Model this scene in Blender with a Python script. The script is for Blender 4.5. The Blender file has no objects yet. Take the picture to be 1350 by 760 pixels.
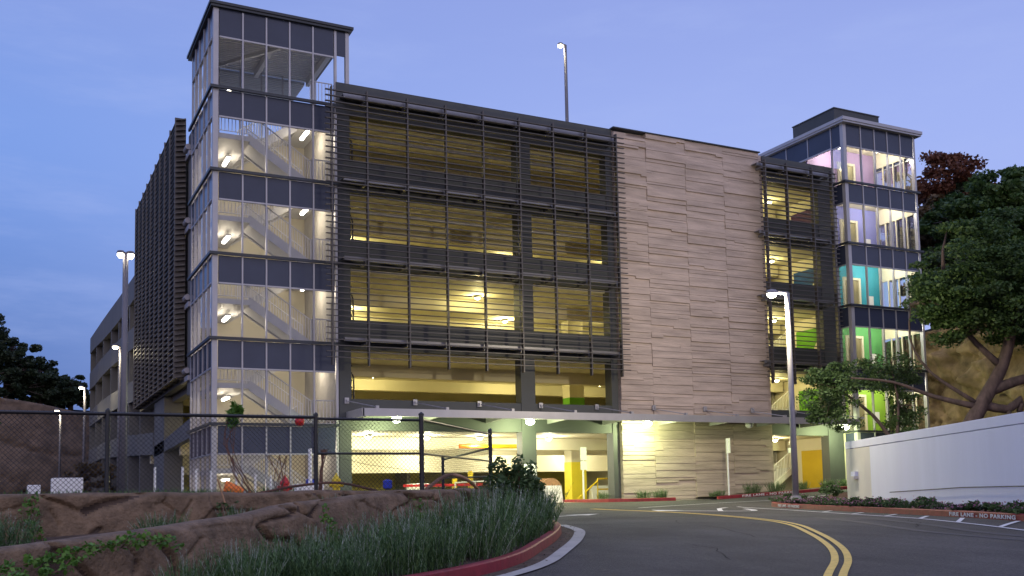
import bpy, math, random
import numpy as np
from mathutils import Vector, Matrix, noise as mn
random.seed(7); rng = np.random.default_rng(7)
R_ = math.radians
SC = bpy.context.scene
COL = SC.collection

# ------------------------------------------------------------------ camera
cam_d = bpy.data.cameras.new('camera'); cam = bpy.data.objects.new('camera', cam_d); COL.objects.link(cam)
RW = ((0.89315954, 0.01905407, 0.44933615), (-0.44928254, 0.0828512, 0.8895397), (-0.02027869, -0.99637976, 0.08256))
CX, CY, CZ = -6.904, -38.951, 0.391
right = [RW[i][0] for i in range(3)]; up = [-RW[i][1] for i in range(3)]; back = [-RW[i][2] for i in range(3)]
cam.matrix_world = Matrix(((right[0], up[0], back[0], CX), (right[1], up[1], back[1], CY), (right[2], up[2], back[2], CZ), (0, 0, 0, 1)))
cam_d.sensor_width = 36; cam_d.lens = 35.216; cam_d.shift_y = 0.1215
cam_d.clip_start = 0.1; cam_d.clip_end = 3000
SC.camera = cam

# ------------------------------------------------------------------ dusk sky
W = bpy.data.worlds.new('World'); SC.world = W; W.use_nodes = True
nt = W.node_tree; N = nt.nodes; L = nt.links; N.clear()
out = N.new('ShaderNodeOutputWorld'); bg = N.new('ShaderNodeBackground'); L.new(bg.outputs[0], out.inputs[0])
tc = N.new('ShaderNodeTexCoord')
def wmath(op, a, b=None, clamp=False):
    n = N.new('ShaderNodeMath'); n.operation = op; n.use_clamp = clamp
    for i, v in enumerate((a, b)):
        if v is None: continue
        if isinstance(v, (int, float)): n.inputs[i].default_value = v
        else: L.new(v, n.inputs[i])
    return n.outputs[0]
def wdot(v):
    n = N.new('ShaderNodeVectorMath'); n.operation = 'DOT_PRODUCT'; L.new(tc.outputs['Generated'], n.inputs[0]); n.inputs[1].default_value = v
    return n.outputs['Value']
def wmap(val, a, b, c=0., d=1.):
    n = N.new('ShaderNodeMapRange'); n.interpolation_type = 'SMOOTHSTEP'; L.new(val, n.inputs['Value'])
    for k, v in zip(('From Min', 'From Max', 'To Min', 'To Max'), (a, b, c, d)): n.inputs[k].default_value = v
    return n.outputs['Result']
def wmix(fac, a, b, mode='MIX'):
    n = N.new('ShaderNodeMix'); n.data_type = 'RGBA'; n.blend_type = mode
    if isinstance(fac, (int, float)): n.inputs[0].default_value = fac
    else: L.new(fac, n.inputs[0])
    for s, v in ((6, a), (7, b)):
        if isinstance(v, tuple): n.inputs[s].default_value = (*v, 1)
        else: L.new(v, n.inputs[s])
    return n.outputs[2]
elev = wdot((0, 0, 1)); east = wdot((.88, .47, 0))
f_e = wmap(east, .38, .92)
low = wmix(f_e, (.045, .155, .52), (.47, .56, 1.03))
mid = wmix(f_e, (.215, .375, .90), (.39, .50, 1.0))
high = wmix(f_e, (.28, .385, .86), (.32, .41, .89))
c1 = wmix(wmap(elev, .05, .34), low, mid)
c2 = wmix(wmap(elev, .30, .50), c1, high)
# afterglow of the sun that has set behind the photographer
glow = wmap(wdot((-.35, -.93, -.05)), -.20, .80)
c3 = wmix(glow, c2, (.93, .90, 1.16))
# thin cloud streaks
mp = N.new('ShaderNodeMapping'); L.new(tc.outputs['Generated'], mp.inputs[0]); mp.inputs['Scale'].default_value = (3.4, 5.0, 17); mp.inputs['Rotation'].default_value = (.25, .3, .2)
nz = N.new('ShaderNodeTexNoise'); nz.inputs['Scale'].default_value = 1.6; nz.inputs['Detail'].default_value = 7; nz.inputs['Roughness'].default_value = .62; L.new(mp.outputs[0], nz.inputs['Vector'])
cl = wmath('MULTIPLY', wmap(nz.outputs['Fac'], .42, .78), .30)
c4 = wmix(cl, c3, (.44, .55, 1.0))
sky = N.new('ShaderNodeTexSky'); sky.sky_type = 'NISHITA'; sky.sun_disc = False; sky.sun_elevation = R_(1.0); sky.sun_rotation = R_(200)
c5 = wmix(.03, c4, sky.outputs[0])
L.new(c5, bg.inputs[0]); bg.inputs[1].default_value = 0.9

sd = bpy.data.lights.new('sun', 'SUN'); so = bpy.data.objects.new('sun', sd); COL.objects.link(so)
sd.energy = .10; sd.angle = R_(25); sd.color = (1, .82, .85)
so.rotation_euler = Vector((.30, .94, -.16)).to_track_quat('-Z', 'Y').to_euler()

SC.render.engine = 'CYCLES'
SC.view_settings.view_transform = 'Standard'; SC.view_settings.look = 'None'; SC.view_settings.exposure = 0; SC.view_settings.gamma = 1
SC.cycles.max_bounces = 8; SC.cycles.diffuse_bounces = 4; SC.cycles.glossy_bounces = 3; SC.cycles.transparent_max_bounces = 24
SC.cycles.sample_clamp_indirect = 4; SC.cycles.use_light_tree = True; SC.cycles.caustics_reflective = False; SC.cycles.caustics_refractive = False

# ------------------------------------------------------------------ materials
def mat(name, col, rough=.7, metal=0., var=.25, scale=1.5, bump=0., bscale=12., stretch=(1, 1, 1), spec=.5, col2=None, detail=6):
    m = bpy.data.materials.new(name); m.use_nodes = True; t = m.node_tree; p = t.nodes['Principled BSDF']
    p.inputs['Roughness'].default_value = rough; p.inputs['Metallic'].default_value = metal; p.inputs['Specular IOR Level'].default_value = spec
    p.inputs['Base Color'].default_value = (*col, 1)
    if var or col2 or bump:
        co = t.nodes.new('ShaderNodeTexCoord'); mpn = t.nodes.new('ShaderNodeMapping'); t.links.new(co.outputs['Object'], mpn.inputs[0]); mpn.inputs['Scale'].default_value = stretch
    if var or col2:
        n = t.nodes.new('ShaderNodeTexNoise'); n.inputs['Scale'].default_value = scale; n.inputs['Detail'].default_value = detail; n.inputs['Roughness'].default_value = .6
        t.links.new(mpn.outputs[0], n.inputs['Vector'])
        r = t.nodes.new('ShaderNodeValToRGB'); r.color_ramp.elements[0].position = .32; r.color_ramp.elements[1].position = .68
        a = tuple(c * (1 - var) for c in col); b = col2 if col2 else tuple(min(1, c * (1 + var)) for c in col)
        r.color_ramp.elements[0].color = (*a, 1); r.color_ramp.elements[1].color = (*b, 1)
        t.links.new(n.outputs['Fac'], r.inputs[0]); t.links.new(r.outputs[0], p.inputs['Base Color'])
    if bump:
        n2 = t.nodes.new('ShaderNodeTexNoise'); n2.inputs['Scale'].default_value = bscale; n2.inputs['Detail'].default_value = 5
        t.links.new(mpn.outputs[0], n2.inputs['Vector'])
        bn = t.nodes.new('ShaderNodeBump'); bn.inputs['Strength'].default_value = bump; bn.inputs['Distance'].default_value = .03
        t.links.new(n2.outputs['Fac'], bn.inputs['Height']); t.links.new(bn.outputs[0], p.inputs['Normal'])
    return m
def emis(name, col, s):
    m = bpy.data.materials.new(name); m.use_nodes = True; p = m.node_tree.nodes['Principled BSDF']
    p.inputs['Base Color'].default_value = (.8, .8, .8, 1); p.inputs['Emission Color'].default_value = (*col, 1); p.inputs['Emission Strength'].default_value = s
    m.cycles.emission_sampling = 'NONE'
    return m
def leafmat(name, a, b, rough=.6, trans=.25):
    m = bpy.data.materials.new(name); m.use_nodes = True; t = m.node_tree; p = t.nodes['Principled BSDF']
    g = t.nodes.new('ShaderNodeNewGeometry'); r = t.nodes.new('ShaderNodeValToRGB')
    r.color_ramp.elements[0].color = (*a, 1); r.color_ramp.elements[1].color = (*b, 1)
    t.links.new(g.outputs['Random Per Island'], r.inputs[0]); t.links.new(r.outputs[0], p.inputs['Base Color']); p.inputs['Roughness'].default_value = rough
    tr = t.nodes.new('ShaderNodeBsdfTranslucent'); t.links.new(r.outputs[0], tr.inputs[0]); mx = t.nodes.new('ShaderNodeMixShader'); mx.inputs[0].default_value = trans
    t.links.new(p.outputs[0], mx.inputs[1]); t.links.new(tr.outputs[0], mx.inputs[2]); t.links.new(mx.outputs[0], t.nodes['Material Output'].inputs[0])
    return m
def glassmat(name, tint=(.95, .96, .97), refl=.55):
    m = bpy.data.materials.new(name); m.use_nodes = True; t = m.node_tree; t.nodes.remove(t.nodes['Principled BSDF'])
    tb = t.nodes.new('ShaderNodeBsdfTransparent'); tb.inputs[0].default_value = (*tint, 1)
    gl = t.nodes.new('ShaderNodeBsdfGlossy'); gl.inputs['Roughness'].default_value = .02
    fr = t.nodes.new('ShaderNodeFresnel'); fr.inputs[0].default_value = 1.45
    mu = t.nodes.new('ShaderNodeMath'); mu.operation = 'MULTIPLY'; mu.inputs[1].default_value = refl; t.links.new(fr.outputs[0], mu.inputs[0])
    mx = t.nodes.new('ShaderNodeMixShader'); t.links.new(mu.outputs[0], mx.inputs[0]); t.links.new(tb.outputs[0], mx.inputs[1]); t.links.new(gl.outputs[0], mx.inputs[2])
    t.links.new(mx.outputs[0], t.nodes['Material Output'].inputs[0])
    return m
M = {}
M['asphalt'] = mat('asphalt', (.070, .063, .061), .85, var=.30, scale=.30, bump=.7, bscale=60, detail=10)
_t = M['asphalt'].node_tree; _p = _t.nodes['Principled BSDF']; _l = _p.inputs['Base Color'].links[0].from_socket
_c = _t.nodes.new('ShaderNodeTexCoord'); _mx = _t.nodes.new('ShaderNodeMix'); _mx.data_type = 'RGBA'; _mx.blend_type = 'MULTIPLY'; _mx.inputs[0].default_value = 1
_n = _t.nodes.new('ShaderNodeTexNoise'); _n.inputs['Scale'].default_value = 22; _n.inputs['Detail'].default_value = 4; _t.links.new(_c.outputs['Object'], _n.inputs['Vector'])
_r = _t.nodes.new('ShaderNodeValToRGB'); _r.color_ramp.elements[0].position = .35; _r.color_ramp.elements[1].position = .7; _r.color_ramp.elements[0].color = (.72, .72, .72, 1); _r.color_ramp.elements[1].color = (1.25, 1.25, 1.25, 1)
_t.links.new(_n.outputs['Fac'], _r.inputs[0]); _t.links.new(_l, _mx.inputs[6]); _n2 = _t.nodes.new('ShaderNodeTexNoise'); _n2.inputs['Scale'].default_value = 1.3; _n2.inputs['Detail'].default_value = 8
_m2 = _t.nodes.new('ShaderNodeMapping'); _m2.inputs['Scale'].default_value = (1, .35, 1); _m2.inputs['Rotation'].default_value = (0, 0, .6); _t.links.new(_c.outputs['Object'], _m2.inputs[0]); _t.links.new(_m2.outputs[0], _n2.inputs['Vector'])
_r2 = _t.nodes.new('ShaderNodeValToRGB'); _r2.color_ramp.elements[0].position = .38; _r2.color_ramp.elements[1].position = .62; _r2.color_ramp.elements[0].color = (.80, .80, .80, 1); _r2.color_ramp.elements[1].color = (1.12, 1.12, 1.12, 1)
_t.links.new(_n2.outputs['Fac'], _r2.inputs[0]); _m3 = _t.nodes.new('ShaderNodeMix'); _m3.data_type = 'RGBA'; _m3.blend_type = 'MULTIPLY'; _m3.inputs[0].default_value = 1
_t.links.new(_r.outputs[0], _mx.inputs[7]); _t.links.new(_mx.outputs[2], _m3.inputs[6]); _t.links.new(_r2.outputs[0], _m3.inputs[7]); _t.links.new(_m3.outputs[2], _p.inputs['Base Color'])
M['crackseal'] = mat('crack_filler', (.018, .017, .018), .95, var=0, spec=.1)
M['ledge'] = mat('ledge_metal', (.22, .22, .25), .4, .5, var=.08)
M['tar'] = mat('worn_asphalt', (.055, .050, .054), .75, var=.25, scale=3, bump=.3, bscale=40)
M['concrete'] = mat('concrete', (.42, .40, .37), .85, var=.15, scale=1.2, bump=.15)
M['floor'] = mat('garage_floor', (.36, .34, .29), .7, var=.15, scale=.8)
M['cream'] = mat('cream_paint', (.66, .61, .47), .7, var=.05, scale=.4)
M['yellowpaint'] = mat('yellow_paint', (.72, .58, .03), .55, var=.05)
M['olive'] = mat('olive_wall', (.34, .30, .07), .7, var=.08)
M['frame'] = mat('frame_paint', (.060, .066, .070), .6, var=.10, scale=.7, bump=.05)
M['wing'] = mat('wing_paint', (.115, .115, .12), .7, var=.10, scale=.5, bump=.05)
M['wingin'] = mat('wing_interior', (.20, .20, .16), .8, var=.1)
M['bronze'] = mat('bronze_louvre', (.085, .078, .078), .45, .3, var=.12, scale=2)
M['bronzew'] = mat('weathered_louvre', (.13, .12, .115), .5, .1, var=.25, scale=3)
M['alu'] = mat('aluminium', (.40, .395, .43), .42, .35, var=.06)
M['alud'] = mat('dark_aluminium', (.045, .05, .06), .4, .4, var=.08)
M['spandrel'] = mat('spandrel_glass', (.043, .052, .092), .2, 0., var=.10, scale=.6, spec=.35)
M['boards'] = mat('board_formed_concrete', (.46, .375, .325), .8, var=.24, scale=1.1, bump=.5, bscale=9, stretch=(.5, 1, 4), detail=9)
M['white'] = mat('white_paint', (.78, .78, .80), .6, var=.03, scale=.7)
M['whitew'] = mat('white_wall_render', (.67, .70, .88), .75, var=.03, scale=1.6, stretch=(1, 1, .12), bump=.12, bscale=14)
M['greyw'] = mat('grey_wall_render', (.60, .59, .58), .8, var=.06, scale=.9, bump=.12, bscale=14)
M['black'] = mat('black_vinyl', (.010, .010, .013), .4, var=0)
M['darkpole'] = mat('dull_pole', (.15, .145, .17), .5, .2, var=.08, scale=2)
M['steel'] = mat('galvanised_steel', (.42, .41, .45), .45, .5, var=.08, scale=3)
M['galv'] = mat('grey_pole', (.27, .265, .30), .5, .2, var=.08, scale=2)
M['red'] = mat('red_kerb_paint', (.23, .020, .028), .6, var=.25, scale=5, bump=.2)
M['kerb'] = mat('kerb_concrete', (.40, .36, .31), .85, var=.2, scale=3, bump=.2)
M['paintw'] = mat('road_white', (.70, .69, .70), .7, var=.12, scale=8)
M['painty'] = mat('road_yellow', (.74, .50, .10), .7, var=.14, scale=8)
M['rock'] = mat('sculpted_rock', (.175, .120, .078), .92, var=.42, scale=5.5, bump=.9, bscale=26, detail=14)
M['rockfar'] = mat('far_rock', (.135, .094, .068), .95, var=.45, scale=.9, bump=.8, bscale=2, detail=9)
M['rocklit'] = mat('hill_rock', (.22, .155, .085), .95, var=.5, scale=1.1, bump=.8, bscale=2, detail=9)
M['soil'] = mat('soil', (.085, .058, .045), .95, var=.4, scale=4, bump=.8, bscale=20)  # bare earth; also used as painted shade in the rock wall cracks
M['mulch'] = mat('mulch', (.10, .040, .032), .95, var=.5, scale=14, bump=1., bscale=40)
M['dirt'] = mat('hill_ground', (.06, .06, .035), .95, var=.4, scale=.2)
M['bark'] = mat('bark', (.085, .06, .055), .9, var=.4, scale=5, bump=.8, bscale=9, stretch=(1, 1, .4))
M['stair'] = mat('stair_paint', (.56, .56, .57), .55, var=.05)
M['glass'] = glassmat('clear_glass')
M['redpaint'] = mat('red_enamel', (.55, .02, .02), .35, var=.05)
M['yelenam'] = mat('yellow_enamel', (.75, .55, .02), .35, var=.05)
M['orange'] = mat('orange_plastic', (.85, .20, .02), .4, var=0)
M['blue'] = mat('blue_plastic', (.02, .05, .5), .4, var=0)
M['wood'] = mat('wood', (.36, .21, .12), .8, var=.25, scale=6)
M['brown'] = mat('dry_stems', (.17, .085, .06), .9, var=.3)
M['door'] = mat('lift_door_finish', (.30, .27, .16), .35, .5, var=.05)
M['lit'] = emis('lamp_lens', (1, .88, .66), 22)
M['litw'] = emis('tube_lens', (1, .93, .78), 14)
M['litg'] = emis('canopy_lens', (.95, 1, .75), 22)
for n, c in dict(purple=(.36, .26, .46), violet=(.22, .23, .56), cyan=(.04, .33, .46), green=(.10, .36, .12), lime=(.24, .44, .04), wgreen=(.10, .30, .01), mustard=(.50, .34, .01), wblue=(.01, .06, .22), wpurple=(.06, .02, .10)).items():
    M[n] = mat(n + '_wall', c, .7, var=.05)

# ------------------------------------------------------------------ mesh helpers
class MB:
    def __init__(s): s.v = []; s.f = []
    def add(s, vs, fs):
        o = len(s.v); s.v += [tuple(p) for p in vs]; s.f += [tuple(i + o for i in f) for f in fs]; return s
    def box(s, x0, y0, z0, x1, y1, z1):
        return s.add([(x0, y0, z0), (x1, y0, z0), (x1, y1, z0), (x0, y1, z0), (x0, y0, z1), (x1, y0, z1), (x1, y1, z1), (x0, y1, z1)],
                     [(0, 3, 2, 1), (4, 5, 6, 7), (0, 1, 5, 4), (1, 2, 6, 5), (2, 3, 7, 6), (3, 0, 4, 7)])
    def prism(s, pts, z0, z1):      # pts counter-clockwise in XY; z may be lists
        n = len(pts); a = z0 if hasattr(z0, '__len__') else [z0] * n; b = z1 if hasattr(z1, '__len__') else [z1] * n
        vs = [(p[0], p[1], a[i]) for i, p in enumerate(pts)] + [(p[0], p[1], b[i]) for i, p in enumerate(pts)]
        return s.add(vs, [tuple(range(n - 1, -1, -1)), tuple(range(n, 2 * n))] + [(i, (i + 1) % n, n + (i + 1) % n, n + i) for i in range(n)])
    def wall(s, a, b, t, z0a, z1a, z0b=None, z1b=None):   # a upright slab from a to b, thickness t to the left
        z0b = z0a if z0b is None else z0b; z1b = z1a if z1b is None else z1b
        d = Vector((b[0] - a[0], b[1] - a[1])); d.normalize(); n = (-d.y * t, d.x * t)
        pts = [a, b, (b[0] + n[0], b[1] + n[1]), (a[0] + n[0], a[1] + n[1])]
        if t < 0: pts = [pts[1], pts[0], pts[3], pts[2]]; return s.prism(pts, [z0b, z0a, z0a, z0b], [z1b, z1a, z1a, z1b])
        return s.prism(pts, [z0a, z0b, z0b, z0a], [z1a, z1b, z1b, z1a])
    def tube(s, pts, r, n=6, cap=True):
        rs = r if hasattr(r, '__len__') else [r] * len(pts); P = [Vector(p) for p in pts]; rings = []; prev = None
        for i, p in enumerate(P):
            d = (P[min(i + 1, len(P) - 1)] - P[max(i - 1, 0)])
            if d.length < 1e-6: d = Vector((0, 0, 1))
            d.normalize()
            u = (prev - d * prev.dot(d)) if prev else d.orthogonal()
            if u.length < 1e-4: u = d.orthogonal()
            u.normalize(); prev = u; w = d.cross(u)
            rings.append([p + (u * math.cos(6.28318 * k / n) + w * math.sin(6.28318 * k / n)) * rs[i] for k in range(n)])
        vs = [q for rg in rings for q in rg]; fs = []
        for i in range(len(P) - 1):
            for k in range(n): fs.append((i * n + k, i * n + (k + 1) % n, (i + 1) * n + (k + 1) % n, (i + 1) * n + k))
        if cap: fs += [tuple(range(n - 1, -1, -1)), tuple(range((len(P) - 1) * n, len(P) * n))]
        return s.add(vs, fs)
    def bar(s, p, q, w, h):         # rectangular bar, w horizontal, h in the other direction
        p = Vector(p); q = Vector(q); d = (q - p).normalized(); u = d.cross(Vector((0, 0, 1)))
        if u.length < 1e-3: u = Vector((1, 0, 0))
        u.normalize(); v = u.cross(d); u *= w / 2; v *= h / 2
        vs = [p - u - v, p + u - v, p + u + v, p - u + v, q - u - v, q + u - v, q + u + v, q - u + v]
        return s.add(vs, [(0, 3, 2, 1), (4, 5, 6, 7), (0, 1, 5, 4), (1, 2, 6, 5), (2, 3, 7, 6), (3, 0, 4, 7)])
    def lathe(s, prof, c=(0, 0, 0), n=16):
        vs = [(c[0] + r * math.cos(6.28318 * k / n), c[1] + r * math.sin(6.28318 * k / n), c[2] + z) for r, z in prof for k in range(n)]
        fs = [(i * n + k, i * n + (k + 1) % n, (i + 1) * n + (k + 1) % n, (i + 1) * n + k) for i in range(len(prof) - 1) for k in range(n)]
        fs += [tuple(range(n - 1, -1, -1)), tuple(range((len(prof) - 1) * n, len(prof) * n))]
        return s.add(vs, fs)
    def build(s, name, m, parent=None, smooth=False, bevel=0):
        me = bpy.data.meshes.new(name); me.from_pydata([tuple(v) for v in s.v], [], s.f); me.validate(); me.update()
        o = bpy.data.objects.new(name, me); COL.objects.link(o)
        if m: me.materials.append(m)
        if smooth: me.polygons.foreach_set('use_smooth', [True] * len(me.polygons))
        if bevel:
            b = o.modifiers.new('b', 'BEVEL'); b.width = bevel; b.segments = 2; b.limit_method = 'ANGLE'
        if parent:
            o.parent = parent
            if not parent.get('local'): o.matrix_parent_inverse = Matrix.Translation(parent.location).inverted() if parent.type == 'EMPTY' else parent.matrix_parent_inverse.inverted() @ Matrix.Identity(4) if False else (Matrix.Translation(parent.location).inverted() if parent.type == 'EMPTY' else Matrix.Identity(4))
        return o
def tag(o, label=None, cat=None, group=None, kind=None):
    for k, v in (('label', label), ('category', cat), ('group', group), ('kind', kind)):
        if v: o[k] = v
    return o
def thing(name, label, cat, loc=(0, 0, 0), group=None, rz=0, local=False):
    o = bpy.data.objects.new(name, None); COL.objects.link(o); o.location = loc; o.rotation_euler.z = rz; o.empty_display_size = .3
    return tag(o, label, cat, group)
def build_local(mb, name, m, root, **k):       # geometry given in the root's own coordinates
    o = mb.build(name, m, None, **k); o.parent = root; return o
def dup(o, loc=None, rz=None, label=None, parent=None):
    c = o.copy(); COL.objects.link(c)
    if parent: c.parent = parent
    if loc is not None: c.location = loc
    if rz is not None: c.rotation_euler.z = rz
    if label: c['label'] = label
    for ch in list(o.children): dup(ch, parent=c)
    return c
def plamp(root, loc, power, col, r=.06, spot=None, aim=None):
    d = bpy.data.lights.new('lamp_light', 'SPOT' if spot else 'POINT'); d.energy = power; d.color = col; d.shadow_soft_size = r
    if spot: d.spot_size = R_(spot); d.spot_blend = .8
    o = bpy.data.objects.new('lamp_light', d); COL.objects.link(o); o.location = loc
    if aim: o.rotation_euler = Vector(aim).to_track_quat('-Z', 'Y').to_euler()
    if root: o.parent = root; o.matrix_parent_inverse = Matrix.Translation(root.location).inverted()
    return o
def catmull(pts, step=.35):
    P = [np.array(p, float) for p in pts]; P = [2 * P[0] - P[1]] + P + [2 * P[-1] - P[-2]]; o = []
    for i in range(1, len(P) - 2):
        n = max(2, int(np.linalg.norm(P[i + 1] - P[i]) / step))
        for k in range(n):
            t = k / n; o.append(.5 * (2 * P[i] + (P[i + 1] - P[i - 1]) * t + (2 * P[i - 1] - 5 * P[i] + 4 * P[i + 1] - P[i + 2]) * t * t + (3 * P[i] - P[i - 1] - 3 * P[i + 1] + P[i + 2]) * t ** 3))
    o.append(P[-2]); return [tuple(map(float, p)) for p in o]

# ------------------------------------------------------------------ ground
Dk = [-30, 0, 8, 13, 15, 17.5, 20, 23, 27, 31, 35, 40, 44, 60, 400]; hk = [-1.3, -1.0, -.86, -.70, -.60, -.48, -.39, -.33, -.29, -.25, -.20, -.08, 0, 0, 0]
def sst(a, b, x): t = np.clip((x - a) / (b - a), 0, 1); return t * t * (3 - 2 * t)
def gexact(x, y):
    D = (x - CX) * .4508 + (y - CY) * .8926
    return np.interp(D, Dk, hk) + np.clip((x - 22) * .045, 0, .5) * sst(-9, -3.5, y) * (1 - sst(-1.2, .1, y))
GX = np.arange(-32, 70.1, .5); GY = np.arange(-80, 30.1, .5)
GG = np.array([[gexact(x, y) for y in GY] for x in GX])
def g(x, y):
    i = min(max((x - GX[0]) / .5, 0), len(GX) - 1.001); j = min(max((y - GY[0]) / .5, 0), len(GY) - 1.001); a = int(i); b = int(j); u = i - a; v = j - b
    return float(GG[a, b] * (1 - u) * (1 - v) + GG[a + 1, b] * u * (1 - v) + GG[a, b + 1] * (1 - u) * v + GG[a + 1, b + 1] * u * v)
mb = MB(); nx, ny = len(GX), len(GY)
mb.v = [(float(GX[i]), float(GY[j]), float(GG[i, j])) for i in range(nx) for j in range(ny)]
mb.f = [(i * ny + j, (i + 1) * ny + j, (i + 1) * ny + j + 1, i * ny + j + 1) for i in range(nx - 1) for j in range(ny - 1)]
tag(mb.build('road', M['asphalt'], smooth=True), 'dark asphalt drive curving up to the garage', kind='structure')
tag(MB().add([(-900, -900, -1.6), (900, -900, -1.6), (900, 900, -1.6), (-900, 900, -1.6)], [(0, 1, 2, 3)]).build('ground', M['dirt']), kind='structure')

STK = [(11.0, -20.0), (9.7, -22.8), (8.6, -25.0), (8.2, -26.5), (8.1, -28.0), (8.0, -29.6)]
def ribbon(pts, w, off=.012, step=.3, closed=False):
    P = catmull(pts, step); vs = []; n = len(P)
    for i, p in enumerate(P):
        a = P[max(i - 1, 0)]; b = P[min(i + 1, n - 1)]; d = Vector((b[0] - a[0], b[1] - a[1])).normalized(); nn = Vector((-d.y, d.x)) * w / 2
        for s in (-1, 1):
            x, y = p[0] + nn.x * s, p[1] + nn.y * s; vs.append((x, y, g(x, y) + off))
    return vs, [(2 * i, 2 * i + 2, 2 * i + 3, 2 * i + 1) for i in range(n - 1)]
def polyg(pts, off=.012): return [(x, y, g(x, y) + off) for x, y in pts], [tuple(range(len(pts)))]
yb = [(1.0, -30.9), (2.60, -29.36), (3.78, -28.28), (4.85, -27.12), (5.93, -25.72), (7.08, -24.1), (8.3, -22.3), (9.47, -20.0), (10.55, -17.3), (11.6, -13.9), (12.1, -10.7), (12.2, -7.6)]
ya = []
for i, p in enumerate(yb):
    a = yb[max(i - 1, 0)]; b = yb[min(i + 1, len(yb) - 1)]; d = Vector((b[0] - a[0], b[1] - a[1])).normalized(); ya.append((p[0] - d.y * .18, p[1] + d.x * .18))
mb = MB(); mb.add(*ribbon(yb, .105)); mb.add(*ribbon(ya, .105)); tag(mb.build('road_marking', M['painty']), 'double yellow centre line curving along the drive', kind='structure')
mb = MB()
wl = [(8.9, -28.6), (9.78, -26.65), (10.4, -25.3), (11.39, -23.3), (12.2, -21.4), (13.0, -19.4), (13.9, -17.2), (14.9, -14.79), (15.6, -12.6), (16.3, -10.6)]
mb.add(*ribbon(wl, .10))
for (a, b) in (((10.1, -25.9), (12.0, -24.9)), ((10.9, -24.3), (12.4, -23.2)), ((11.6, -22.7), (12.9, -21.8)), ((9.3, -27.6), (11.2, -26.6)), ((12.35, -21.0), (13.5, -20.3)), ((13.1, -19.2), (14.1, -18.6)), ((13.9, -17.3), (14.8, -16.7))):
    mb.add(*ribbon([a, ((a[0] + b[0]) / 2, (a[1] + b[1]) / 2), b], .10, .016))
tag(mb.build('road_marking', M['paintw']), 'white edge line and hatching beside the red kerb', kind='structure')
mb = MB()
for o in (0, 1.1): mb.add(*ribbon([(STK[i][0] + o * .45, STK[i][1] - o * .9) for i in range(len(STK))], .22, .006))
tag(mb.build('road_marking', M['tar']), 'darker worn tyre streaks on the asphalt', kind='structure')
mb = MB()
for pts in ([(5.2, -24.6), (6.4, -22.2), (6.9, -20.1), (8.4, -17.6)], [(9.0, -24.9), (10.2, -23.9), (11.3, -22.6)], [(2.5, -27.2), (3.3, -26.0), (3.6, -24.6)]):
    q = []
    for a_, b_ in zip(pts[:-1], pts[1:]):
        for k_ in range(6): u_ = k_ / 6; q.append((a_[0] + (b_[0] - a_[0]) * u_ + random.uniform(-.06, .06), a_[1] + (b_[1] - a_[1]) * u_ + random.uniform(-.06, .06)))
    mb.add(*ribbon(q, .013, .008, .1))
tag(mb.build('road_marking', M['crackseal']), 'thin sealed cracks wandering over the asphalt', kind='structure')
# turn arrows
def arrow(o, ang, lab, s=1.):
    ca, sa = math.cos(ang) * s, math.sin(ang) * s; T = lambda x, y: (o[0] + x * ca - y * sa, o[1] + x * sa + y * ca)
    mb = MB(); mb.add(*ribbon([T(-2.4, 0), T(-1.2, 0), T(.2, .0)], .17 * s)); mb.add(*polyg([T(.2, -.45), T(1.4, 0), T(.2, .45)], .014))
    tag(mb.build('road_marking', M['paintw']), lab, kind='structure')
arrow((8.3, -12.75), .42, 'white arrow on the asphalt beside the planted bed')
def arrow2(o, ang, lab):
    ca, sa = math.cos(ang), math.sin(ang); T = lambda x, y: (o[0] + x * ca - y * sa, o[1] + x * sa + y * ca)
    mb = MB(); mb.add(*ribbon([(12.5, -11.9), (13.0, -13.0), (13.4, -14.1), (13.9, -14.3), (14.4, -13.7), (15.0, -12.6)], .2)); mb.add(*polyg([(12.0, -11.9), (13.0, -11.95), (12.7, -10.5)], .014)); mb.add(*ribbon([(13.2, -13.6), (14.1, -12.4), (14.9, -11.4), (15.6, -10.9)], .16))
    tag(mb.build('road_marking', M['paintw']), lab, kind='structure')
arrow2((13.4, -12.2), .1, 'white curved turn arrow on the asphalt before the garage')
mb = MB(); mb.add(*ribbon([(13.6, -8.4), (16.2, -7.6), (19, -6.9), (23, -6.1), (28, -5)], .12)); tag(mb.build('road_marking', M['paintw']), kind='structure')

def kerb(name, pts, side, m, w=.15, h=.15, label=None, step=.3, h0=-.05, gap=0):
    P = catmull(pts, step); n = len(P); vs = []
    prof = [(0, h0), (0.012, h - .02), (.03, h), (w, h), (w, h0)]
    for i, p in enumerate(P):
        a = P[max(i - 1, 0)]; b = P[min(i + 1, n - 1)]; d = Vector((b[0] - a[0], b[1] - a[1])).normalized(); nn = Vector((-d.y, d.x)) * side; z = g(p[0], p[1])
        vs += [(p[0] + nn.x * (q + gap), p[1] + nn.y * (q + gap), z + r) for q, r in prof]
    k = 5; fs = []
    for i in range(n - 1):
        for j in range(4):
            q = (i * k + j, (i + 1) * k + j, (i + 1) * k + j + 1, i * k + j + 1); fs.append(q if side < 0 else q[::-1])
    fs += [tuple(range(k)), tuple(range((n - 1) * k, n * k))[::-1]]
    o = MB().add(vs, fs).build(name, m, smooth=False); tag(o, label, kind='structure'); return o
kl = [(-6, -29.3), (-4.2, -28.4), (-1.75, -27.04), (-.31, -25.95), (.94, -24.42), (2.18, -22.72), (3.4, -20.7), (4.2, -18.6), (4.8, -15.5), (5.1, -10), (5.0, -3)]
kerb('kerb', kl, 1, M['red'], label='red painted kerb curving round the planted bed', h=.17)
gu = [(p[0] + .0, p[1]) for p in kl]
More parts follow.
